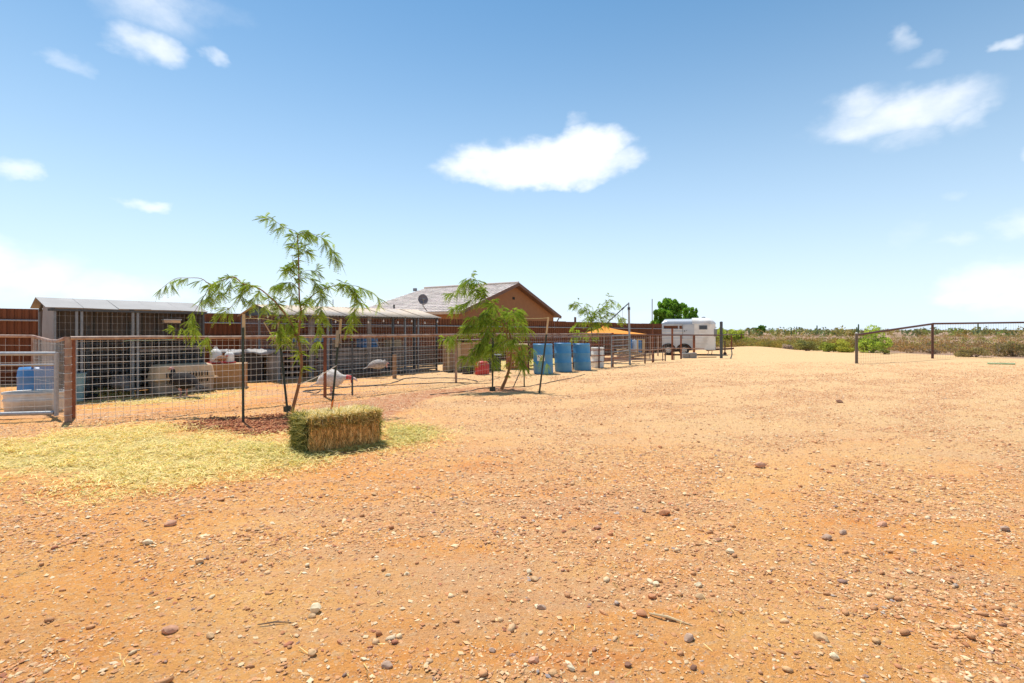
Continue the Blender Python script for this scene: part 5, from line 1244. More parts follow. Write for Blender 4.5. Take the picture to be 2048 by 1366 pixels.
    mb = MB(); mb.box((11.78, D - .10, 1.12), (12.03, D - .003, 1.55)) ; mb.v = [p + Vector((.03, .22, 0)) for p in mb.v]; obj('locker', mb, galv_dull, t)
    for x in (8.955,):
        mb = MB(); mb.box((x - .012, D + .10, 1.0), (x - .001, D + .20, 1.1)); obj('tail_lamp', mb, plastic_red, t)
    t.location = (10.58, 31.28, 0); t.rotation_euler = (0, 0, math.radians(-18))
trailer()

# ------------------------------------------------------------------ house behind the fence
def house():
    A = Vector((.11, 38, 0)); g = Vector((.53, .85, 0)).normalized(); u = Vector((-.85, .53, 0)).normalized()
    w = 6.9; he, hr = 2.65, 4.92; tl, tr = 9.9, 8.7
    def hp(s, a, z): p = A + u * s + g * a; return Vector((p.x, p.y, z))
    t = thing('house', 'single storey tan stucco house with pale tiled gable roof beyond the rusty fence', 'house', A)
    mb = MB(); iw = w - .45; zt_ = he - .02
    gz = lambda a: he + (hr - he) * (1 - abs(a) / w) - .12
    pts = [hp(0, -iw, -.4), hp(0, iw, -.4), hp(0, iw, gz(iw)), hp(0, 0, gz(0)), hp(0, -iw, gz(iw))]; q = [p + u * .2 for p in pts]; n = 5
    mb.add(pts + q, [tuple(range(n)), tuple(range(n, 2 * n))[::-1]] + [(i, (i + 1) % n, n + (i + 1) % n, n + i) for i in range(n)]); gw = obj('gable_wall', mb, stucco, t)
    mb = MB()
    for a in (-iw, iw - .2): mb.frame((hp(.2, a + .1, 1.1) + hp(tl - .5, a + .1, 1.1)) / 2, u * (tl - .7) / 2, g * .1, Vector((0, 0, (he + .05) / 2 + .2)))
    mb.frame(hp(tl - .5, 0, 1.1), u * .1, g * iw, Vector((0, 0, (he + .05) / 2 + .2))); obj('wall', mb, stucco, t)
    mb = MB(); c = hp(-.02, -.0, gz(0) - .95); mb.frame(c, u * .02, g * .13, Vector((0, 0, .09))); obj('vent', mb, hole_m, gw)
    mb = MB(); c = hp(-.12, -3.2, 2.75); mb.frame(c, u * .09, g * .12, Vector((0, 0, .12))); obj('wall_lamp', mb, hole_m, gw)
    mb = MB(); c = hp(3.0, -iw - .02, 1.9); mb.frame(c, u * .9, g * .03, Vector((0, 0, .42))); wn = obj('window', mb, glass_m, t)
    mb = MB(); mb.frame(c + Vector((0, 0, .46)), u * 1.0, g * .05, Vector((0, 0, .05))); obj('lintel', mb, stucco, wn)
    # roof courses of tiles
    def slope(a0, a1, b0, b1, name):
        n = 17; V = []; Fq = []; Cc = []; nrm = (a1 - a0).cross(b0 - a0).normalized()
        if nrm.z < 0: nrm = -nrm
        for i in range(n):
            l0, l1 = lerp(a0, b0, i / n), lerp(a1, b1, i / n); u0, u1 = lerp(a0, b0, (i + 1.08) / n), lerp(a1, b1, (i + 1.08) / n)
            m_ = max(1, int((l1 - l0).length / .34))
            for j in range(m_):
                f0, f1 = j / m_ + .004 / 1, (j + 1) / m_; jz = RNG.uniform(0, .012); lift = nrm * (.045 + jz); base = nrm * .012
                P8 = [lerp(l0, l1, f0) + lift, lerp(l0, l1, f1) + lift, lerp(u0, u1, f1) + base * 2, lerp(u0, u1, f0) + base * 2, lerp(l0, l1, f0), lerp(l0, l1, f1)]
                k = len(V); V += [tuple(p) for p in P8]; Fq += [(k, k + 1, k + 2, k + 3), (k + 4, k + 5, k + 1, k)]; c = RNG.uniform(.78, 1.1); Cc += [(c, c * RNG.uniform(.95, 1), c * .97)] * 2
        o = npmesh(name, np.array(V), np.array(Fq), tile_m, np.array(Cc), root=t, kind='stuff')
        mb = MB(); mb.add([a0, a1, b1, b0, a0 - nrm * .1, a1 - nrm * .1, b1 - nrm * .1, b0 - nrm * .1], [(0, 1, 2, 3), (7, 6, 5, 4), (0, 4, 5, 1), (1, 5, 6, 2), (3, 2, 6, 7), (0, 3, 7, 4)]); obj('roof_deck', mb, fascia, t)
    R0, R1 = hp(-.45, 0, hr), hp(tr, 0, hr)
    slope(hp(-.45, -w, he), hp(tl, -w, he), R0, R1, 'roof_tiles'); slope(hp(-.45, w, he), hp(tl, w, he), R0, R1, 'roof_tiles')
    slope(hp(tl, -w, he), hp(tl, w, he), R1, R1 + g * .02, 'roof_tiles')
    for a in (-w, w):
        mb = MB(); mb.beam(hp(-.47, a * 1.01, he - .08), hp(-.47, 0, hr - .04), .06, .22); obj('barge_board', mb, fascia, t)
    mb = MB(); mb.beam(hp(-.4, -w - .04, he - .06), hp(tl, -w - .04, he - .06), .05, .17); obj('fascia', mb, mat('pale fascia', (.55, .45, .35), None, .7), t)
    mb = MB(); mb.tube([R0 + Vector((0, 0, .08)), R1 + Vector((0, 0, .08))], .09, 8); obj('ridge_cap', mb, tile_m2, t)
    mb = MB(); e = hp(-.3, w + .02, he - .12); mb.tube([e, e - g * .28 - Vector((0, 0, .22)), e - g * .42 - Vector((0, 0, .35)), e - g * .45 - Vector((0, 0, 2.4))], .05, 8); obj('downspout', mb, fascia, t)
    c = lerp(hp(8.0, -w, he), R1, .10) + Vector((0, 0, 0)); c = P(788, 618, (hp(7.2, -w + .6, he)).y); mb = MB(); mb.tube([c - Vector((0, 0, .3)), c + Vector((0, 0, .32))], .06, 8); obj('vent_pipe', mb, rubber, t)
    c = lerp(hp(9.0, 0, hr), hp(9.0, -w, he), .12); mb = MB(); mb.frame(c + Vector((0, 0, .16)), u * .13, g * .1, Vector((0, 0, .12))); obj('roof_vent', mb, galv_dull, t)
    # satellite dish
    cd = P(846, 599, 33.0); d = thing('satellite_dish', 'dark grey satellite dish on an arm at the house eave', 'dish', P(852, 621, 33.2))
    aim = Vector((.25, -.9, .45)).normalized(); s1 = aim.cross(Vector((0, 0, 1))).normalized(); s2 = s1.cross(aim)
    mb = MB(); nn = 22; rings = [(0, -.06), (.14, -.05), (.28, -.015), (.36, .03)]; vs = []
    for r, z in rings:
        for j in range(nn): a = 2 * math.pi * j / nn; vs.append(cd + s1 * math.cos(a) * r * .86 + s2 * math.sin(a) * r * 1.05 + aim * z)
    mb.add(vs, [(i * nn + j, i * nn + (j + 1) % nn, (i + 1) * nn + (j + 1) % nn, (i + 1) * nn + j) for i in range(3) for j in range(nn)])
    o = obj('reflector', mb, mat('grey brown dish', (.22, .18, .17), None, .6), d, True); o.modifiers.new('thick', 'SOLIDIFY').thickness = .02
    mb = MB(); mb.tube([cd - aim * .05, P(846, 612, 33.2), P(854, 622, 33.3)], .03, 8); obj('mast', mb, galv_dull, d, True)
    mb = MB(); mb.tube([cd - s2 * .34, cd + aim * .42 - s2 * .22], .014, 6); mb.frame(cd + aim * .42 - s2 * .20, s1 * .05, s2 * .04, aim * .05); obj('feed_arm', mb, galv_dull, d)
tile_m2 = mat('pale ridge tile', (.60, .50, .42), None, .85)
house()

# ------------------------------------------------------------------ right hand wire fence
post_brown = mat('grey brown post', (.17, .13, .10), (.12, .09, .07), .8, 0, 12)
def right_fence():
    a, b = gp(1713, 727), gp(1865, 717); c = gp(2048, 715.5); c2 = lerp(b, c, 3.0)
    t = thing('rail_fence', 'dark brown pipe rail fence at right, its first rail sloping up', 'fence', a)
    za, zb_, zc = H + (HY - 668) / F * a.y, H + (HY - 647) / F * b.y, H + (HY - 644.5) / F * c.y
    zc2 = zb_ + (zc - zb_) * 3
    for p, z, r, m_, nm in ((a, za, .058, post_brown, 'post'), (b, zb_, .06, rust_dark, 'post'), (c2, zc2, .06, rust_dark, 'post')):
        mb = MB(); mb.tube([up(p, -.2), Vector((p.x, p.y, z + .02))], r, 12); obj(nm, mb, m_, t, True)
    mb = MB(); mb.lathe(Vector((a.x, a.y, za + .02)), [(.062, 0), (.062, .03), (0, .06)], 12); obj('cap', mb, galv_pale, t)
    for p, q, z0, z1 in ((a, b, za - .04, zb_ - .02), (b, c2, zb_ - .01, zc2 - .01)):
        mb = MB(); mb.tube([Vector((p.x, p.y, z0)), Vector((q.x, q.y, z1))], .05, 10); obj('rail', mb, rust_dark, t, True)
    for p, q, z0, z1 in ((a, b, za, zb_), (b, c2, zb_, zc2)):
        mb = MB(); L = Vector((q.x - p.x, q.y - p.y, 0)).length; n = int(L / .155); nr = Vector((-(q - p).y, (q - p).x, 0)).normalized()
        for i in range(n + 1):
            e = lerp(p, q, i / n); z = lerp(z0, z1, i / n) - .03; mb.beam((e.x, e.y, float(Hmac(e.x, e.y))), (e.x, e.y, z), .0042, .0042, up=nr)
        for f in (.04, .14, .24, .34, .46, .60, .76):
            mb.beam((p.x, p.y, p.z + f * 1.5), (q.x, q.y, q.z + f * 1.55), .004, .004)
        obj('wire_mesh', mb, wire_dark, t, kind='stuff')
    g0, g1 = gp(1975, 728.5), gp(2030, 729.5); mb = MB(); mb.tube([up(g0, .04), up(g1, .04)], .04, 8)
    tag(obj('green_pipe', mb, mat('pale green pipe', (.50, .62, .36), (.3, .42, .2), .6), None, True, loc=g0), 'pale green pipe lying on the dirt at the far right', 'pipe')
right_fence()

# ------------------------------------------------------------------ metal stakes round the saplings
def stake(base, top, wood_from, label, plate=False, d=None, wood=True, w=.030):
    b = gp(*base); dd = d or b.y; tp = P(top[0], top[1], dd); b = b + Vector((0, 0, -.06)); t = thing('metal_stake', label, 'stake', gp(*base), 'green metal stakes round the saplings')
    m = lerp(b, tp, wood_from); ax = (m - b).normalized()
    mb = MB(); mb.beam(b, m, w * 1.35, .006, up=(0, 1, 0)); mb.beam(b + Vector((0, .016, 0)), m + Vector((0, .016, 0)), .006, w, up=(0, 1, 0)); obj('stake_body', mb, gpost, t)
    mb = MB(); L = (m - b).length; n = int(L / .055)
    for i in range(1, n): mb.frame(lerp(b, m, i / n) - Vector((0, .007, 0)), Vector((.007, 0, 0)), Vector((0, .005, 0)), ax * .010)
    obj('stud_row', mb, gpost, t, kind='stuff')
    if wood:
        a0 = lerp(b, tp, wood_from - .10) + Vector((.0, .03, 0)); mb = MB(); mb.beam(a0, tp + Vector((0, .03, 0)), .042, .022, up=(0, 1, 0)); obj('timber_extension', mb, wood_pale, t)
    if plate:
        c = lerp(b, tp, .05); s = ax.cross(Vector((0, 1, 0))).normalized(); mb = MB(); mb.add([c - s * .07 + ax * .09, c + s * .07 + ax * .09, c + s * .075 - ax * .03, c + s * .03 - ax * .09, c - s * .03 - ax * .09, c - s * .075 - ax * .03] + [Vector((0, .008, 0)) + q for q in [c - s * .07 + ax * .09, c + s * .07 + ax * .09, c + s * .075 - ax * .03, c + s * .03 - ax * .09, c - s * .03 - ax * .09, c - s * .075 - ax * .03]],
            [(0, 1, 2, 3, 4, 5), (11, 10, 9, 8, 7, 6)] + [(i, (i + 1) % 6, 6 + (i + 1) % 6, 6 + i) for i in range(6)]); obj('anchor_plate', mb, gpost, t)
    return t, tp
_, TA = stake((486.5, 846), (485.5, 628), .88, 'upright green stake rising from the red mulch, with a short timber top')
_, TB = stake((576, 825), (555, 636), .86, 'green stake leaning left with an anchor plate, left of the tallest sapling trunk', plate=True)
_, TC = stake((663, 816), (681, 638), .84, 'dark stake leaning right behind the hay bale, timber board tied to its top', wood=True)
def board_on_c():
    mb = MB(); b = P(676, 661, TC.y - .02); e = P(673, 694, TC.y - .02); mb.beam(b, e, .06, .02, up=(0, 1, 0)); tag(obj('notched_board', mb, wood_grey2, None, loc=b), 'short pale notched board tied beside the dark stake behind the bale', 'board')
board_on_c()
_, TD = stake((985, 782), (986, 668), .98, 'green stake standing in the leaves at the left foot of the bushy sapling', plate=True, wood=False, d=12.6)
_, TE = stake((1048.5, 774), (1048, 706), .98, 'thin green stake right of the bushy sapling trunk', wood=False, w=.025)
_, TF = stake((1078, 787), (1097, 634), .78, 'stake leaning right in front of the labelled blue drum, with a long timber top')
mb = MB(); a, b = P(1047, 728, 13.2), gp(1026, 776); mb.tube([a, up(b, 0)], .012, 6); tag(obj('thin_rod', mb, dark_steel, None, True, loc=b), 'thin dark rod slanting from the stake right of the bushy sapling', 'rod')

# ------------------------------------------------------------------ saplings
def pinnae(Pb, Dv, L, nl=9, ll=.034, lw=.0052, droop=.5):
    "feathery leaves: for each base point a curved rib with paired leaflets; returns V, F"
    n = len(Pb); t = (np.arange(nl) + .6) / nl
    down = np.array([0, 0, -1.0]); Dv = Dv / np.linalg.norm(Dv, axis=1, keepdims=True)
    side = np.cross(Dv, down + RNG.normal(0, .35, (n, 3))); side /= np.linalg.norm(side, axis=1, keepdims=True) + 1e-9
    pos = Pb[:, None, :] + Dv[:, None, :] * (L[:, None] * t)[:, :, None] + down * (droop * L[:, None] * t ** 2)[:, :, None]
    tan = Dv[:, None, :] + down * (2 * droop * t)[None, :, None]; tan /= np.linalg.norm(tan, axis=2, keepdims=True)
    V = []; F_ = []
    for sg in (-1, 1):
        ld = tan * .62 + side[:, None, :] * sg * .75 + down * .12 + RNG.normal(0, .08, pos.shape); ld /= np.linalg.norm(ld, axis=2, keepdims=True)
        s = ll * (1 - .45 * np.abs(t - .45) * 1.6)[None, :, None] * (L[:, None, None] / .17)
        wv = np.cross(ld, side[:, None, :] * 1.0 + tan * .2); wv = tan * lw
        V.append(np.stack([pos - wv, pos + wv, pos + ld * s * .6 + wv * .8, pos + ld * s], 2).reshape(-1, 3))
    # rib
    r = np.stack([Pb, Pb + side * .0022, pos[:, -1] + tan[:, -1] * .02, pos[:, nl // 2]], 1).reshape(-1, 3)
    V.append(r); V = np.concatenate(V); k = len(V) // 4
    return V, (np.arange(k) * 4)[:, None] + np.array([[0, 1, 2, 3]])
def sapling(name, label, base, branches, leafy, lm, depth, nper, L=.17, bm_=bark, twigs=7, nl=9, lw=.0052, ll=.034, droop=.5, seed=1, spread=.5):
    rr = random.Random(seed); t = thing(name, label, 'tree', base)
    PB, DV = [], []
    for bi, (pts, r0, r1, dens) in enumerate(branches):
        q = [P(p[0], p[1], depth + (p[2] if len(p) > 2 else 0)) for p in pts]
        sm = []
        for i in range(len(q) - 1):
            p0, p1, p2, p3 = q[max(i - 1, 0)], q[i], q[i + 1], q[min(i + 2, len(q) - 1)]
            for k in range(4):
                u = k / 4; sm.append(.5 * ((2 * p1) + (p2 - p0) * u + (2 * p0 - 5 * p1 + 4 * p2 - p3) * u * u + (3 * p1 - p0 - 3 * p2 + p3) * u ** 3))
        sm.append(q[-1]); n = len(sm); mb = MB(); mb.tube(sm, [lerp(r0, r1, (i / (n - 1)) ** .8) for i in range(n)], 8 if r0 > .01 else 5)
        obj('trunk' if bi == 0 else 'branch', mb, bm_ if r0 > .012 else (bm_ if bm_ is bark_dark else twig_m), t, True)
        if not dens: continue
        Ls = sum((sm[i + 1] - sm[i]).length for i in range(n - 1)); cnt = max(1, int(Ls * dens * twigs))
        tw = MB()
        for c in range(cnt):
            u = rr.random() ** .85; i = min(n - 2, int(u * (n - 1))); p = lerp(sm[i], sm[i + 1], rr.random()); d = (sm[i + 1] - sm[i]).normalized()
            v = (d * .7 + Vector((rr.gauss(0, .7), rr.gauss(0, .7), rr.gauss(-.15, .5)))).normalized(); tl = rr.uniform(.06, .26) * spread * 2
            e1 = p + v * tl * .6; e2 = e1 + (v + Vector((0, 0, -.5))).normalized() * tl * .4; tw.tube([p, e1, e2], [.0028, .002, .0012], 4, caps=False)
            for k in range(nper):
                w = rr.random(); b0 = lerp(p, e1, w * 1.6) if w < .6 else lerp(e1, e2, (w - .6) / .4)
                PB.append(b0); DV.append(v * .8 + Vector((rr.gauss(0, .6), rr.gauss(0, .6), rr.gauss(-.35, .4))))
        obj('twigs', tw, twig_m, t, kind='stuff')
    PB = np.array([tuple(p) for p in PB]); DV = np.array([tuple(p) for p in DV]); Ln = L * RNG.uniform(.6, 1.25, len(PB))
    V, Fq = pinnae(PB, DV, Ln, nl, ll, lw, droop)
    tone = RNG.uniform(.7, 1.35, len(PB)); per = nl
    c1 = np.repeat(tone, per); c = np.concatenate([c1, c1, tone]); col = np.stack([c * RNG.uniform(.9, 1.15, len(c)), c, c * .9], 1)
    npmesh('foliage', V, Fq, lm, col, root=t, kind='stuff')
    print(name, 'fronds', len(PB), 'faces', len(Fq)); return t
B1 = [([(583, 826), (590, 800), (598, 768), (603, 735), (601, 700), (596, 677), (598, 665), (600, 640), (602, 622), (599, 600), (598, 569), (597, 520), (596, 490), (595, 468)], .034, .009, .25),
 ([(596, 680), (589, 666), (584, 649), (571, 629), (556, 610), (544, 598), (520, 578, .1), (495, 570, .1), (483, 566, .15), (468, 554, .2), (446, 560, .2), (422, 569, .2), (402, 557, .2), (373, 556, .15), (349, 558, .1), (322, 578, .0)], .021, .003, .85),
 ([(595, 470), (605, 465), (618, 466), (639, 473, -.1), (652, 484, -.1), (662, 497, -.15), (674, 518, -.2)], .007, .002, 1.5),
 ([(595, 470), (590, 462), (568, 454), (553, 444), (539, 437), (513, 431)], .006, .0015, .62),
 ([(597, 500), (590, 485), (588, 470)], .005, .002, 1.6), ([(597, 520), (608, 505), (612, 488)], .005, .002, 1.6), ([(597, 540), (586, 524), (584, 508)], .005, .002, 1.4),
 ([(598, 572), (588, 556), (574, 545), (571, 540)], .007, .002, 1.7), ([(598, 580), (585, 566), (566, 566), (545, 572)], .007, .002, 1.7), ([(598, 560), (612, 556), (628, 563), (638, 578, -.1)], .007, .002, 1.3),
 ([(600, 548), (613, 541), (630, 543), (636, 552)], .004, .0015, .8), ([(598, 590), (588, 588), (580, 600)], .005, .0015, 1.0),
 ([(600, 612), (625, 591), (642, 580), (654, 576), (678, 570, -.1), (703, 576, -.15), (714, 590, -.15), (722, 606, -.1)], .012, .003, 1.0),
 ([(690, 571, -.1), (712, 572, -.1), (727, 578, -.1), (747, 588, 0), (763, 606, 0)], .005, .0015, .8),
 ([(703, 578, -.15), (710, 600, -.2), (708, 625, -.25), (705, 655, -.3)], .004, .0015, .95),
 ([(642, 580), (645, 600, -.1), (640, 630, -.2), (637, 660, -.25), (636, 684, -.3)], .006, .0015, 1.1),
 ([(625, 591), (618, 602), (612, 612)], .005, .0015, 1.2),
 ([(495, 570, .1), (481, 595, 0), (461, 615, -.1), (437, 632, -.2), (424, 650, -.25), (415, 676, -.3)], .007, .0018, .75),
 ([(422, 569, .2), (405, 598, .1), (390, 622, 0), (377, 645, -.1), (352, 660, -.15)], .007, .0018, .6),
 ([(377, 645, -.1), (384, 652, -.1), (388, 664, -.1)], .004, .0018, 2.2), ([(430, 566, .2), (418, 578, .2), (420, 594, .1)], .004, .0015, 1.5), ([(446, 560, .2), (438, 575, .1), (440, 590, .1)], .004, .0015, 1.5),
 ([(520, 578, .1), (512, 592, .1), (498, 602)], .004, .0015, 1.5), ([(535, 590), (538, 606), (532, 612)], .004, .0015, 1.0), ([(460, 560, .2), (462, 575, .2)], .004, .0015, 1.5),
 ([(584, 649), (575, 655), (565, 650), (556, 640)], .004, .0015, 1.2), ([(596, 690), (580, 685), (562, 682), (548, 676)], .004, .0015, .5), ([(600, 650), (590, 648), (586, 660)], .004, .0015, .9), ([(560, 640), (558, 655), (560, 675)], .003, .0015, 1.6)]
sapling('mesquite_sapling', 'tallest young mesquite with a thin bare trunk and wide drooping arms behind the hay bale', gp(583, 826), B1, 1, leaf_mesq, gp(583, 826).y, 8, L=.165, seed=3, twigs=15, lw=.0058, spread=.34, ll=.040, nl=8, droop=.38)
B2 = [([(1003, 778), (1012, 758), (1019, 735), (1022, 705), (1020, 670), (1012, 645)], .045, .018, .25),
 ([(1020, 690), (1003, 640), (985, 606), (966, 584), (954, 562), (940, 558), (925, 566)], .014, .003, 1.0),
 ([(966, 586), (945, 580), (920, 580, .2), (896, 590, .3)], .006, .002, 1.1), ([(975, 596), (950, 600, -.2), (925, 608, -.3), (905, 618, -.3)], .006, .002, 1.1),
 ([(1003, 645), (980, 640), (950, 650, -.2), (915, 665, -.4), (895, 678, -.5)], .008, .002, 1.6),
 ([(1010, 665), (985, 668, -.2), (965, 685, -.4), (945, 702, -.5), (938, 715, -.6)], .008, .002, 1.1),
 ([(1012, 650), (1005, 628, .3), (992, 615, .4), (970, 620, .4)], .008, .002, 1.6), ([(1012, 650), (1022, 630), (1035, 620, .2), (1040, 640, .2)], .007, .002, 1.7),
 ([(1015, 655), (1030, 648, -.2), (1042, 650, -.3), (1052, 664, -.3)], .007, .002, 1.3), ([(1018, 675), (1034, 680, -.2), (1044, 695, -.3), (1047, 712, -.3)], .007, .002, 1.3),
 ([(1018, 680), (1005, 685, -.3), (990, 700, -.4), (984, 730, -.5)], .007, .002, .9), ([(1018, 690), (1032, 700, -.3), (1038, 715, -.3), (1040, 728, -.3)], .006, .002, .9),
 ([(995, 640), (975, 655, -.3), (965, 680, -.4), (955, 700, -.4)], .006, .002, 1.8), ([(1010, 660), (1000, 670, .4), (985, 690, .5), (965, 700, .5)], .006, .002, 1.6),
 ([(985, 606), (975, 625, -.2), (950, 635, -.3), (930, 655, -.3)], .006, .002, 1.6), ([(1020, 680), (1000, 685, .2), (985, 690, .2)], .006, .002, 1.2),
 ([(1045, 690, -.2), (1075, 700, -.5), (1090, 715, -.6), (1094, 728, -.6)], .004, .0015, .3)]
sapling('mesquite_sapling', 'bushy bright green mesquite with dense hanging leaves left of the blue drums', gp(1003, 778), B2, 1, leaf_bright, 12.9, 7, L=.20, seed=5, twigs=13, lw=.0066, ll=.045, nl=8, spread=.5, droop=.6)
B3 = [([(1186, 722), (1186, 690), (1183, 660), (1184, 640), (1178, 622)], .04, .015, .6), ([(1184, 645), (1170, 622), (1160, 612), (1148, 606)], .012, .003, 1.5), ([(1184, 642), (1195, 625), (1208, 612), (1220, 600), (1238, 606)], .012, .003, 1.2),
 ([(1184, 648), (1205, 635), (1225, 625), (1243, 636)], .012, .003, 1.6), ([(1184, 650), (1172, 640), (1160, 642), (1152, 650)], .01, .003, 1.0), ([(1186, 660), (1170, 662), (1155, 668), (1150, 672)], .01, .003, 1.6), ([(1184, 640), (1192, 620), (1200, 618)], .008, .002, 1.6), ([(1184, 650), (1205, 650), (1222, 642)], .01, .003, 1.6), ([(1178, 622), (1168, 618), (1172, 606)], .01, .003, 1.3)]
sapling('mesquite_sapling', 'small open crowned mesquite inside the far pen beside the orange canopy', gp(1186, 725), B3, 1, leaf_mesq, gp(1186, 725).y, 5, L=.24, bm_=bark_dark, seed=8, twigs=10, nl=6, ll=.06, lw=.012, spread=.8)
def twines():
    def line(a, b, sag, r, nm, lab, m_=twine_m):
        mb = MB(); mb.tube([lerp(a, b, k / 8) - Vector((0, 0, sag * math.sin(math.pi * k / 8))) for k in range(9)], r, 5); tag(obj(nm, mb, m_, None, loc=a), lab, 'twine')
    tr = P(602, 626, gp(583, 826).y)
    line(TB - Vector((0, 0, .05)), tr, .015, .005, 'twine', 'yellow twine from the left leaning stake up to the sapling trunk'); line(tr, TC - Vector((0, 0, .05)), -.03, .005, 'twine', 'yellow twine from the sapling trunk down to the dark stake behind the bale')
    line(TA - Vector((0, 0, .07)), TB - Vector((0, 0, .06)), -.02, .004, 'twine', 'yellow twine between the two stakes left of the tallest sapling')
    line(TF - Vector((0, 0, .02)), P(1048, 637, 12.9), .01, .006, 'twine', 'tan twine from the bushy sapling to the timber top of the right leaning stake')
    line(P(597, 769, gp(583, 826).y - .03), P(673, 731, gp(663, 816).y), .03, .009, 'rope', 'slack pale rope from the sapling trunk to the middle of the dark stake', rope_m)
twines()

# ------------------------------------------------------------------ hay bale
def stems(P_, D_, L, wd, cols, mats, root, bend=.02, name='stems'):
    n = len(P_); D_ = D_ / np.linalg.norm(D_, axis=1, keepdims=True); s = np.cross(D_, RNG.normal(0, 1, (n, 3))); s /= np.linalg.norm(s, axis=1, keepdims=True); s = s * (wd * RNG.uniform(.5, 1.2, n))[:, None]
    mid = P_ + D_ * (L * .5)[:, None] + RNG.normal(0, bend, (n, 3)); end = P_ + D_ * L[:, None] + RNG.normal(0, bend, (n, 3))
    V = np.stack([P_ - s, P_ + s, mid + s, mid - s, end], 1).reshape(-1, 3); b = (np.arange(n) * 5)[:, None]
    Fq = np.concatenate([b, b + 1, b + 2, b, b + 2, b + 3, b + 3, b + 2, b + 4], 1).reshape(-1, 3)
    c = np.array(cols)[RNG.integers(0, len(cols), n)] * RNG.uniform(.7, 1.2, (n, 1)); return npmesh(name, V, Fq, mats, np.repeat(c, 3, 0), root=root, kind='stuff')
def bale():
    Fc, Lc, Rc = gp(618, 911), gp(571.5, 900), gp(757, 890)
    u = (Rc - Fc); W = u.length; u.normalize(); v = Vector((-u.y, u.x, 0)); Dp = .50; Hh = .435
    t = thing('hay_bale', 'rectangular hay bale, green at its left end and tan in front, lying on scattered straw', 'hay bale', Fc + u * W / 2 + v * Dp / 2)
    nx, ny, nz = 34, 16, 14; mb = MB()
    def pos(a, b, c):     # a,b,c in 0..1
        e = .045; x, y, z = a * W, b * Dp, c * Hh
        # rounded edges and flake ripples
        cx, cy, cz = min(max(x, e), W - e), min(max(y, e), Dp - e), min(max(z, 0), Hh - e); d = Vector((x - cx, y - cy, z - cz))
        if d.length > e: d = d.normalized() * e
        fl = .020 * (abs(math.sin(a * math.pi * 9 + .3 * math.sin(a * 23))) ** .5 - .6) ; nzv = (float(fbm(x * 14 + z * 9, y * 14 + z * 17, 3)) - .5) * .05
        q = Vector((cx, cy, cz)) + d; n = Vector(((a - .5) * 2 if a in (0, 1) else 0, (b - .5) * 2 if b in (0, 1) else 0, 1 if c == 1 else 0))
        if n.length: q += n.normalized() * (nzv + (fl if b in (0, 1) else 0))
        if b == 0 and c < 1: q.y += .02 * (c > .62) * -1 + (.03 if abs(a - .23) < .03 and c < .25 else 0)
        return Fc + u * q.x + v * q.y + Vector((0, 0, q.z))
    def face(f, m, n):
        vs = [f(i / m, j / n) for j in range(n + 1) for i in range(m + 1)]; mb.add(vs, [(j * (m + 1) + i, j * (m + 1) + i + 1, (j + 1) * (m + 1) + i + 1, (j + 1) * (m + 1) + i) for j in range(n) for i in range(m)])
    face(lambda a, c: pos(a, 0, c), nx, nz); face(lambda a, c: pos(1 - a, 1, c), nx, nz); face(lambda b, c: pos(0, 1 - b, c), ny, nz); face(lambda b, c: pos(1, b, c), ny, nz); face(lambda a, b: pos(a, b, 1), nx, ny)
    obj('packed_hay', mb, hay_side, t, True)
    U, Vv, F0 = np.array(u), np.array(v), np.array(Fc); Z = np.array([0, 0, 1.0])
    # front: mostly upright cut stems
    n = 7500; a, c = RNG.random(n) * W, RNG.random(n) * Hh * .93; P_ = F0 + np.outer(a, U) + np.outer(c, Z) - np.outer(.006 + RNG.random(n) * .022 + .01 * np.sin(a / W * 2 * np.pi * 9), Vv)
    D_ = np.outer(RNG.normal(0, .28, n), U) + np.outer(RNG.choice([-1, 1], n), Z) - np.outer(RNG.uniform(-.05, .22, n), Vv); stems(P_, D_, RNG.uniform(.03, .10, n), .0036, [(1.1, .88, .68), (1.25, 1.05, .9), (.8, .62, .42), (1.1, .86, .6), (.45, .33, .2)], hay_m, t, .004, 'front_stems')
    # ragged upper lip
    n = 2600; a = RNG.random(n) * W; P_ = F0 + np.outer(a, U) + np.outer(Hh * RNG.uniform(.72, 1.03, n), Z) - np.outer(RNG.uniform(-.03, .03, n), Vv); stems(P_, RNG.normal(0, 1, (n, 3)) * [1, 1, .6] - np.outer(np.full(n, .5), Vv), RNG.uniform(.04, .13, n), .0036, [(.7, .62, .45), (.5, .46, .3), (1.05, .95, .75), (.36, .36, .2)], hay_m, t, .012, 'lip_stems')
    # left end green and messy
    n = 6500; b, c = RNG.random(n) * Dp, RNG.random(n) * Hh; P_ = F0 + np.outer(b, Vv) + np.outer(c, Z) - np.outer(.002 + RNG.random(n) * .04, U); stems(P_, RNG.normal(0, 1, (n, 3)), RNG.uniform(.04, .14, n), .0038, [(.65, .62, .6), (.95, .88, .95), (.42, .42, .4), (1.7, 1.45, 1.7), (.18, .19, .18), (.3, .31, .3)], hay_green, t, .012, 'end_stems')
    n = 3000; b, c = RNG.random(n) * Dp, RNG.random(n) * Hh; P_ = F0 + np.outer(b, Vv) + np.outer(c, Z) + np.outer(W + RNG.random(n) * .03, U); stems(P_, RNG.normal(0, 1, (n, 3)), RNG.uniform(.03, .1, n), .003, [(.5, .52, .3), (.7, .66, .45), (.4, .42, .25)], hay_green, t, .012, 'end_stems')
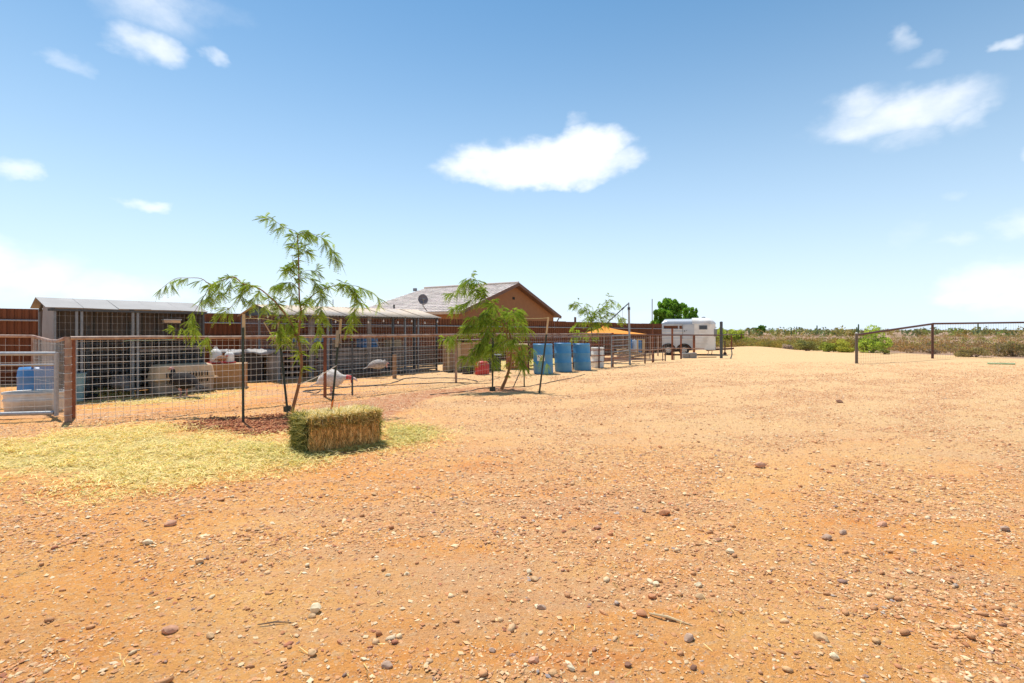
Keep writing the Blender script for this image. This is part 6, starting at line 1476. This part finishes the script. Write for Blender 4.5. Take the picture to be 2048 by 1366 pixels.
    # top pale
    n = 12000; a, b = RNG.random(n) * W, RNG.random(n) * Dp; P_ = F0 + np.outer(a, U) + np.outer(b, Vv) + np.outer(Hh + RNG.random(n) * .02, Z); D_ = RNG.normal(0, 1, (n, 3)) * [1, 1, .18]; stems(P_, D_, RNG.uniform(.04, .12, n), .0036, [(1.1, 1.1, 1.3), (1.0, .98, 1.0), (1.1, 1.12, 1.35), (.85, .86, .7)], hay_m, t, .006, 'top_stems')
    # back and foot
    n = 3000; a = RNG.random(n) * (W + .16) - .08; P_ = F0 + np.outer(a, U) + np.outer(RNG.random(n) * .03 + .004, Z) + np.outer(RNG.uniform(-.10, .04, n), Vv); stems(P_, RNG.normal(0, 1, (n, 3)) * [1, 1, .25], RNG.uniform(.03, .10, n), .003, [(.8, .75, .5), (.6, .6, .35)], hay_m, t, .008, 'foot_stems')
    # twine round the bale
    for b in (.14, .36):
        tw = MB(); q = lambda a, z: Fc + u * a + v * b + Vector((0, 0, z)); tw.tube([q(-.006, .02), q(-.006, Hh - .03), q(.03, Hh + .004), q(W - .03, Hh + .004), q(W + .006, Hh - .03), q(W + .006, .02)], .004, 5, caps=False); obj('twine', tw, twine_m, t)
    # orange ribbon with black clip on top
    c = Fc + u * (W * .40) + v * (Dp * .55) + Vector((0, 0, Hh + .02)); r = thing('orange_ribbon', 'frayed orange ribbon with a small black clip on top of the hay bale', 'ribbon', c)
    def strip(pts, w, nm, m_):
        mb = MB(); vs = []
        for i, p in enumerate(pts): s = (u * .8 + Vector((0, 0, .6))) .normalized() * w * (1 - .5 * i / len(pts)); vs += [p - s, p + s]
        mb.add(vs, [(2 * i, 2 * i + 1, 2 * i + 3, 2 * i + 2) for i in range(len(pts) - 1)]); o = obj(nm, mb, m_, r); o.modifiers.new('thick', 'SOLIDIFY').thickness = .002
    strip([c, c + Vector((.01, .02, .06)), c + Vector((.015, .03, .12)), c + Vector((.03, .04, .15))], .018, 'ribbon_end', orange_m)
    strip([c + u * .02, c + u * .07 + Vector((0, 0, .006)), c + u * .12 + v * .05 + Vector((0, 0, .02)), c + u * .16 + v * .12 + Vector((0, 0, .07))], .012, 'ribbon_tail', orange_m)
    mb = MB(); mb.frame(c + Vector((-.01, -.01, .012)), u * .028, v * .012, Vector((0, 0, .012))); mb.frame(c + Vector((-.03, -.03, .004)), (u + v * .4).normalized() * .02, v * .006, Vector((0, 0, .006))); obj('clip', mb, rubber, r)
    mb = MB(); mb.frame(c + Vector((.015, -.022, .016)), u * .012, v * .004, Vector((0, 0, .01))); obj('buckle', mb, galv, r)
bale()
def stalks():
    for (a, b, r, lab) in (((1298, 1231), (1384, 1254), .007, 'long dry yellow stalk pointing at the brick red stone in the foreground'), ((515, 1254), (590, 1248), .004, 'thin grey brown twig left of the largest cream stone')):
        p, q = gp(*a), gp(*b); mb = MB(); mb.tube([up(p, .012), up(lerp(p, q, .45), .016) + Vector((0, .006, 0)), up(q, .008)], [r * .6, r, r * .3], 6)
        tag(obj('dry_stalk', mb, wood_pale if r > .005 else twig_m, None, True, loc=p), lab, 'stalk')
stalks()

# ------------------------------------------------------------------ vegetation beyond
def cloud_leaves(C, Rv, n, q, shell=.55, flat=.0):
    "C centres (k,3), Rv radii (k,3): n leaf quads for each, size q"
    k = len(C); d = RNG.normal(0, 1, (k, n, 3)); d /= np.linalg.norm(d, axis=2, keepdims=True); r = RNG.random((k, n, 1)) ** (1 / 3) * (1 - shell) + shell * RNG.uniform(.75, 1.05, (k, n, 1))
    p = C[:, None, :] + d * r * Rv[:, None, :]; p = p.reshape(-1, 3); m = len(p)
    a = RNG.normal(0, 1, (m, 3)); a /= np.linalg.norm(a, axis=1, keepdims=True); b = np.cross(a, RNG.normal(0, 1, (m, 3))); b /= np.linalg.norm(b, axis=1, keepdims=True)
    s = (q * RNG.uniform(.6, 1.4, m))[:, None]; V = np.stack([p - a * s, p - b * s * .5, p + a * s, p + b * s * .5], 1).reshape(-1, 3)
    return V, (np.arange(m) * 4)[:, None] + np.array([[0, 1, 2, 3]]), m
def bush(name, label, c, w, h, m_, n=900, q=.05, clumps=14, cat='shrub', group=None, stemm=twig_m, tint=(1, 1, 1), low=.12, depth=None):
    t = thing(name, label, cat, c, group); k = clumps; C = []; Rv = []
    for i in range(k):
        a = R.uniform(0, 6.28); r = R.random() ** .5 * .68; z = h * (low + (1 - low) * R.random() * (1 - r * .55)); s = R.uniform(.20, .42)
        C.append((c[0] + math.cos(a) * r * w, c[1] + math.sin(a) * r * w * (depth or 1), c[2] + z * .82)); Rv.append((w * s, w * s, h * s * .62))
    C = np.array(C); V, Fq, m = cloud_leaves(C, np.array(Rv), max(4, n // k), q); V[:, 2] = np.maximum(V[:, 2], c[2] + .02)
    tone = np.repeat(RNG.uniform(.72, 1.25, k), max(4, n // k)) * RNG.uniform(.75, 1.25, m); npmesh('foliage', V, Fq, m_, tone[:, None] * np.array(tint), root=t, kind='stuff')
    mb = MB(); cc = Vector(c)
    for p in C[:12]:
        e = Vector(p); mb.tube([cc + Vector((R.uniform(-.04, .04), R.uniform(-.04, .04), -.03)), lerp(cc, e, .5) + Vector((R.gauss(0, .04) * w, 0, .02)), e], [.02 * w + .006, .012 * w + .004, .004], 5)
    obj('stems', mb, stemm, t); return t
def PB(px, by, dmin=None):
    g = gp(px, by); return (g.x, g.y, g.z)
def mbush(px0, px1, top, base, m_, label, tint=(1, 1, 1), n=1200, q=.06, cat='shrub', name='desert_shrub', **k):
    g = gp((px0 + px1) / 2, base); w = (px1 - px0) / 2 / F * g.y * 1.2; h = (base - top) / F * g.y * 1.08; n = int(n * 1.5)
    return bush(name, label, (g.x, g.y + w * .5, g.z), w, h, m_, n, q, cat=cat, tint=tint, **k)
mbush(1485, 1522, 671, 693, leaf_shrub, 'round bright green creosote at the end of the pipe rail', (.95, 1.15, .7), 1600, .07)
mbush(1520, 1548, 681, 697, leaf_shrub, 'olive shrub just right of the round bright green creosote', (1.15, .95, .7), 1000, .06)
mbush(1546, 1568, 682, 698, leaf_dry, 'brown and orange dry shrub beside the purple grey dead one', (1.0, .85, .5), 900, .06)
mbush(1566, 1590, 686, 700, leaf_dry, 'round purple grey dead shrub at the yard edge', (1.0, 1.05, 1.5), 1400, .035)
mbush(1598, 1646, 674, 702, leaf_shrub, 'tall grey green shrub right of the round dead one', (.85, .95, .95), 1800, .06)
mbush(1644, 1680, 683, 704, leaf_shrub, 'bright green creosote left half of the pair before the bare grey post', (.85, 1.1, .6), 1500, .055)
mbush(1674, 1712, 678, 705, leaf_shrub, 'bright yellow green creosote touching the bare grey fence post', (1.0, 1.15, .6), 1700, .055)
mbush(1716, 1745, 668, 705, leaf_shrub, 'green shrub seen through the wire below the sloping rail', (.75, .95, .7), 1300, .055)
mbush(1728, 1786, 653, 706, leaf_mesq, 'tall airy yellow green palo verde behind the sloping rail', (1.35, 1.25, 1.3), 2600, .06, cat='tree', name='palo_verde', low=.25)
mbush(1763, 1783, 696, 709, leaf_shrub, 'small dark green shrub on the bare slope behind the wire', (.6, .8, .5), 700, .04)
mbush(1935, 1998, 692, 715, leaf_shrub, 'low grey olive shrub behind the wire near the pale forked stem', (.8, .75, .9), 1800, .045)
mbush(2015, 2080, 680, 714, leaf_shrub, 'grey olive shrub cut by the right edge', (.75, .7, .8), 1700, .045)
mbush(1860, 1884, 697, 708, leaf_dry, 'grey brown bush right of the second rail post', (.8, .8, .9), 700, .04)
mbush(1422, 1462, 648, 692, leaf_mesq, 'pale green mesquite right behind the trailer nose', (1.5, 1.25, 1.6), 4200, .07, cat='tree', name='mesquite_tree', low=.2)
mbush(1455, 1492, 655, 692, leaf_mesq, 'pale green mesquite right of the thick grey corner post', (1.45, 1.2, 1.5), 3800, .07, cat='tree', name='mesquite_tree', low=.25)
def bigtree(px0, px1, top, d, label, m_=leaf_tree, n=26000, q=.13, cl=80, tint=(1, 1, 1), name='shade_tree'):
    c = G((((px0 + px1) / 2) - CX) / F * d, d); w = (px1 - px0) / 2 / F * d; h = H + (HY - top) / F * d - c.z; t = thing(name, label, 'tree', c); C, Rv = [], []
    for i in range(cl):
        a = R.uniform(0, 6.28); zz = R.uniform(.28, .93); rr = math.sqrt(max(0, 1 - ((zz - .5) / .52) ** 2)) * R.uniform(.35, .82); s = R.uniform(.08, .19) * (46 / min(cl, 120)) ** .12
        C.append((c.x + math.cos(a) * rr * w * 1.1, c.y + math.sin(a) * rr * w, c.z + h * zz * .97)); Rv.append((w * s, w * s, h * s * .5))
    for zz, sr in ((.40, .62), (.58, .66), (.74, .46)):
        for k in range(6): C.append((c.x + R.gauss(0, .12) * w, c.y + R.gauss(0, .12) * w, c.z + h * zz)); Rv.append((w * sr, w * sr, h * .20))
    cl = len(C)
    V, Fq, m = cloud_leaves(np.array(C), np.array(Rv), n // cl, q, .38); tone = np.repeat(RNG.uniform(.75, 1.3, cl), n // cl) * RNG.uniform(.7, 1.3, m); npmesh('crown', V, Fq, m_, tone[:, None] * np.array(tint), root=t, kind='stuff')
    mb = MB(); mb.tube([c - Vector((0, 0, .1)), c + Vector((.1, 0, h * .25)), c + Vector((0, 0, h * .5))], [.05 * w + .05, .04 * w + .03, .05], 8); obj('trunk', mb, bark_dark, t, True)
    mb = MB()
    for p in C[:14]: mb.tube([c + Vector((0, 0, h * .28)), lerp(c + Vector((0, 0, h * .3)), Vector(p), .6), Vector(p)], [.06, .04, .015], 5)
    obj('limbs', mb, bark_dark, t)
bigtree(1302, 1378, 593, 62, 'dense round green tree rising behind the horse trailer roof')
bigtree(1362, 1398, 608, 58, 'small feathery green tree at the right shoulder of the dense round one', n=5000, cl=44)
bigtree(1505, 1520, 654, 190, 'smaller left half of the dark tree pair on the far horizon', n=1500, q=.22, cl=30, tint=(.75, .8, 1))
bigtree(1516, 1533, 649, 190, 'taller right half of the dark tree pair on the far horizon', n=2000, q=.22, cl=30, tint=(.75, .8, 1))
def pole(px, top, d, r, label, m_=rust_dark, name='utility_pole', cat='pole'):
    c = G((px - CX) / F * d, d); mb = MB(); mb.tube([up(c, -.3), Vector((c.x, c.y, H + (HY - top) / F * d))], r, 8); tag(obj(name, mb, m_, None, True, loc=c), label, cat)
pole(1304.3, 598, 48, .035, 'thin bare pole just left of the dense round tree'); pole(666, 599, 40, .03, 'thin dark pole above the long shed roof', dark_steel)
def saguaro(px, top, base, arms, label, d=170):
    c = G((px - CX) / F * d, d); h = H + (HY - top) / F * d - c.z; t = thing('saguaro_cactus', label, 'cactus', c); r = .20
    mb = MB(); mb.tube([c, c + Vector((0, 0, h * .5)), c + Vector((0, 0, h - .2)), c + Vector((0, 0, h))], [r * .8, r, r * .9, r * .3], 10); obj('trunk', mb, cactus_m, t, True)
    for s, z0, z1 in arms:
        mb = MB(); mb.tube([c + Vector((0, 0, h * z0)), c + Vector((s * .5, 0, h * z0)), c + Vector((s * .72, 0, h * (z0 + .08))), c + Vector((s * .74, 0, h * z1))], [r * .6, r * .62, r * .62, r * .3], 8); obj('arm', mb, cactus_m, t, True)
saguaro(1582.5, 655, 0, [], 'short plain saguaro, leftmost on the horizon', 150); saguaro(1593.5, 653, 0, [], 'slim saguaro a little right of the short plain one', 190)
saguaro(1634, 650.5, 0, [(-1, .45, .7)], 'tall saguaro with one low arm, alone on the horizon'); saguaro(1713.5, 654, 0, [], 'shorter of the two saguaros above the first rail post', 150); saguaro(1717, 648, 0, [], 'taller of the two saguaros above the first rail post', 150)
saguaro(1956, 647, 0, [(-1, .35, .62), (1, .45, .7)], 'armed saguaro behind the wire at the right', 150); saguaro(1904, 655, 0, [], 'thin saguaro between the second rail post and the armed one', 190); saguaro(1498, 655, 0, [], 'short saguaro left of the dark tree pair', 150)
def forked():
    c = gp(1993, 713); t = thing('dead_stem', 'pale forked dead stem in front of the low olive shrub', 'dead plant', c); mb = MB(); mb.tube([c, c + Vector((.12, 0, .3)), c + Vector((.03, 0, .62))], [.03, .02, .01], 6); obj('stem', mb, wood_grey2, t, True)
    mb = MB(); mb.tube([c + Vector((.12, 0, .3)), c + Vector((.25, 0, .5))], [.015, .008], 6); obj('branch', mb, wood_grey2, t, True)
forked()
def scrub(name, n, d0, d1, w0, w1, h0, h1, per, q, m_, tints, label, cat, xr=1.25, left=-.2, p=1.4, hug=0):
    e = 2 - p; u = RNG.random(n); y = (d0 ** e + u * (d1 ** e - d0 ** e)) ** (1 / e); x = RNG.uniform(left, xr, n) * y
    edge = (x * .96 - (-(y - 27) * .30 + 27) * .96); k = ((edge > 1.0) | (y > 50)); k &= RNG.random(n) < (.25 + 1.3 * smooth((fbm(x * .06, y * .045, 3) - .38) / .2))
    k &= ~((x < 14 + (y - 34) * .2) & (y < 60))
    if hug: k &= (edge > 1.0) & (edge < hug)
    x, y = x[k], y[k]; n = len(x); w = RNG.uniform(w0, w1, n); h = RNG.uniform(h0, h1, n) * (.8 + .4 * RNG.random(n))
    C = np.stack([x, y, Hmac(x, y) + h * .45], 1); V, Fq, m = cloud_leaves(C, np.stack([w, w, h * .52], 1), per, q, .4); V[:, 2] = np.maximum(V[:, 2], -.35)
    T = np.array(tints)[RNG.integers(0, len(tints), n)] * RNG.uniform(.75, 1.25, (n, 1)); col = np.repeat(T, per, 0) * RNG.uniform(.75, 1.25, (m, 1)); o = npmesh(name, V, Fq, m_, col, kind='stuff'); tag(o, label, cat)
scrub('desert_scrub', 2500, 33, 160, .3, .85, .3, .95, 60, .07, leaf_dry, [(.9, .8, .65), (.75, .7, .72), (.85, .95, .5), (.6, .85, .4), (.95, .7, .4), (.65, .6, .65)], 'low brown and olive scrub dotted over the open desert', 'scrub', left=.25)
scrub('distant_scrub', 3000, 130, 650, .8, 2.2, 1.2, 3.0, 26, .42, leaf_far, [(1, 1, .9), (1.3, 1.1, .8), (.8, .95, .9), (1.5, 1.1, .75), (1.0, 1.2, .6)], 'hazy green belt of distant desert trees along the horizon', 'scrub', left=-1.2, p=1.0)

scrub('edge_brush', 1700, 26, 62, .3, .8, .45, 1.1, 130, .05, leaf_shrub, [(.8, .82, .6), (.85, .66, .5), (.8, .6, .42), (.7, .72, .7), (1.0, .85, .55)], 'ragged olive brush massed along the far yard edge left of the bare grey post', 'brush', left=.38, xr=.69, hug=7)
scrub('dry_brush', 1300, 26, 75, .3, .8, .25, .75, 90, .045, leaf_dry, [(1, .82, .62), (.8, .7, .66), (.85, .85, .5), (.95, .68, .42), (.7, .66, .62), (1.1, .95, .75)], 'low dry brown brush behind the wire fence at the right', 'brush', left=.66, xr=1.3, hug=22)
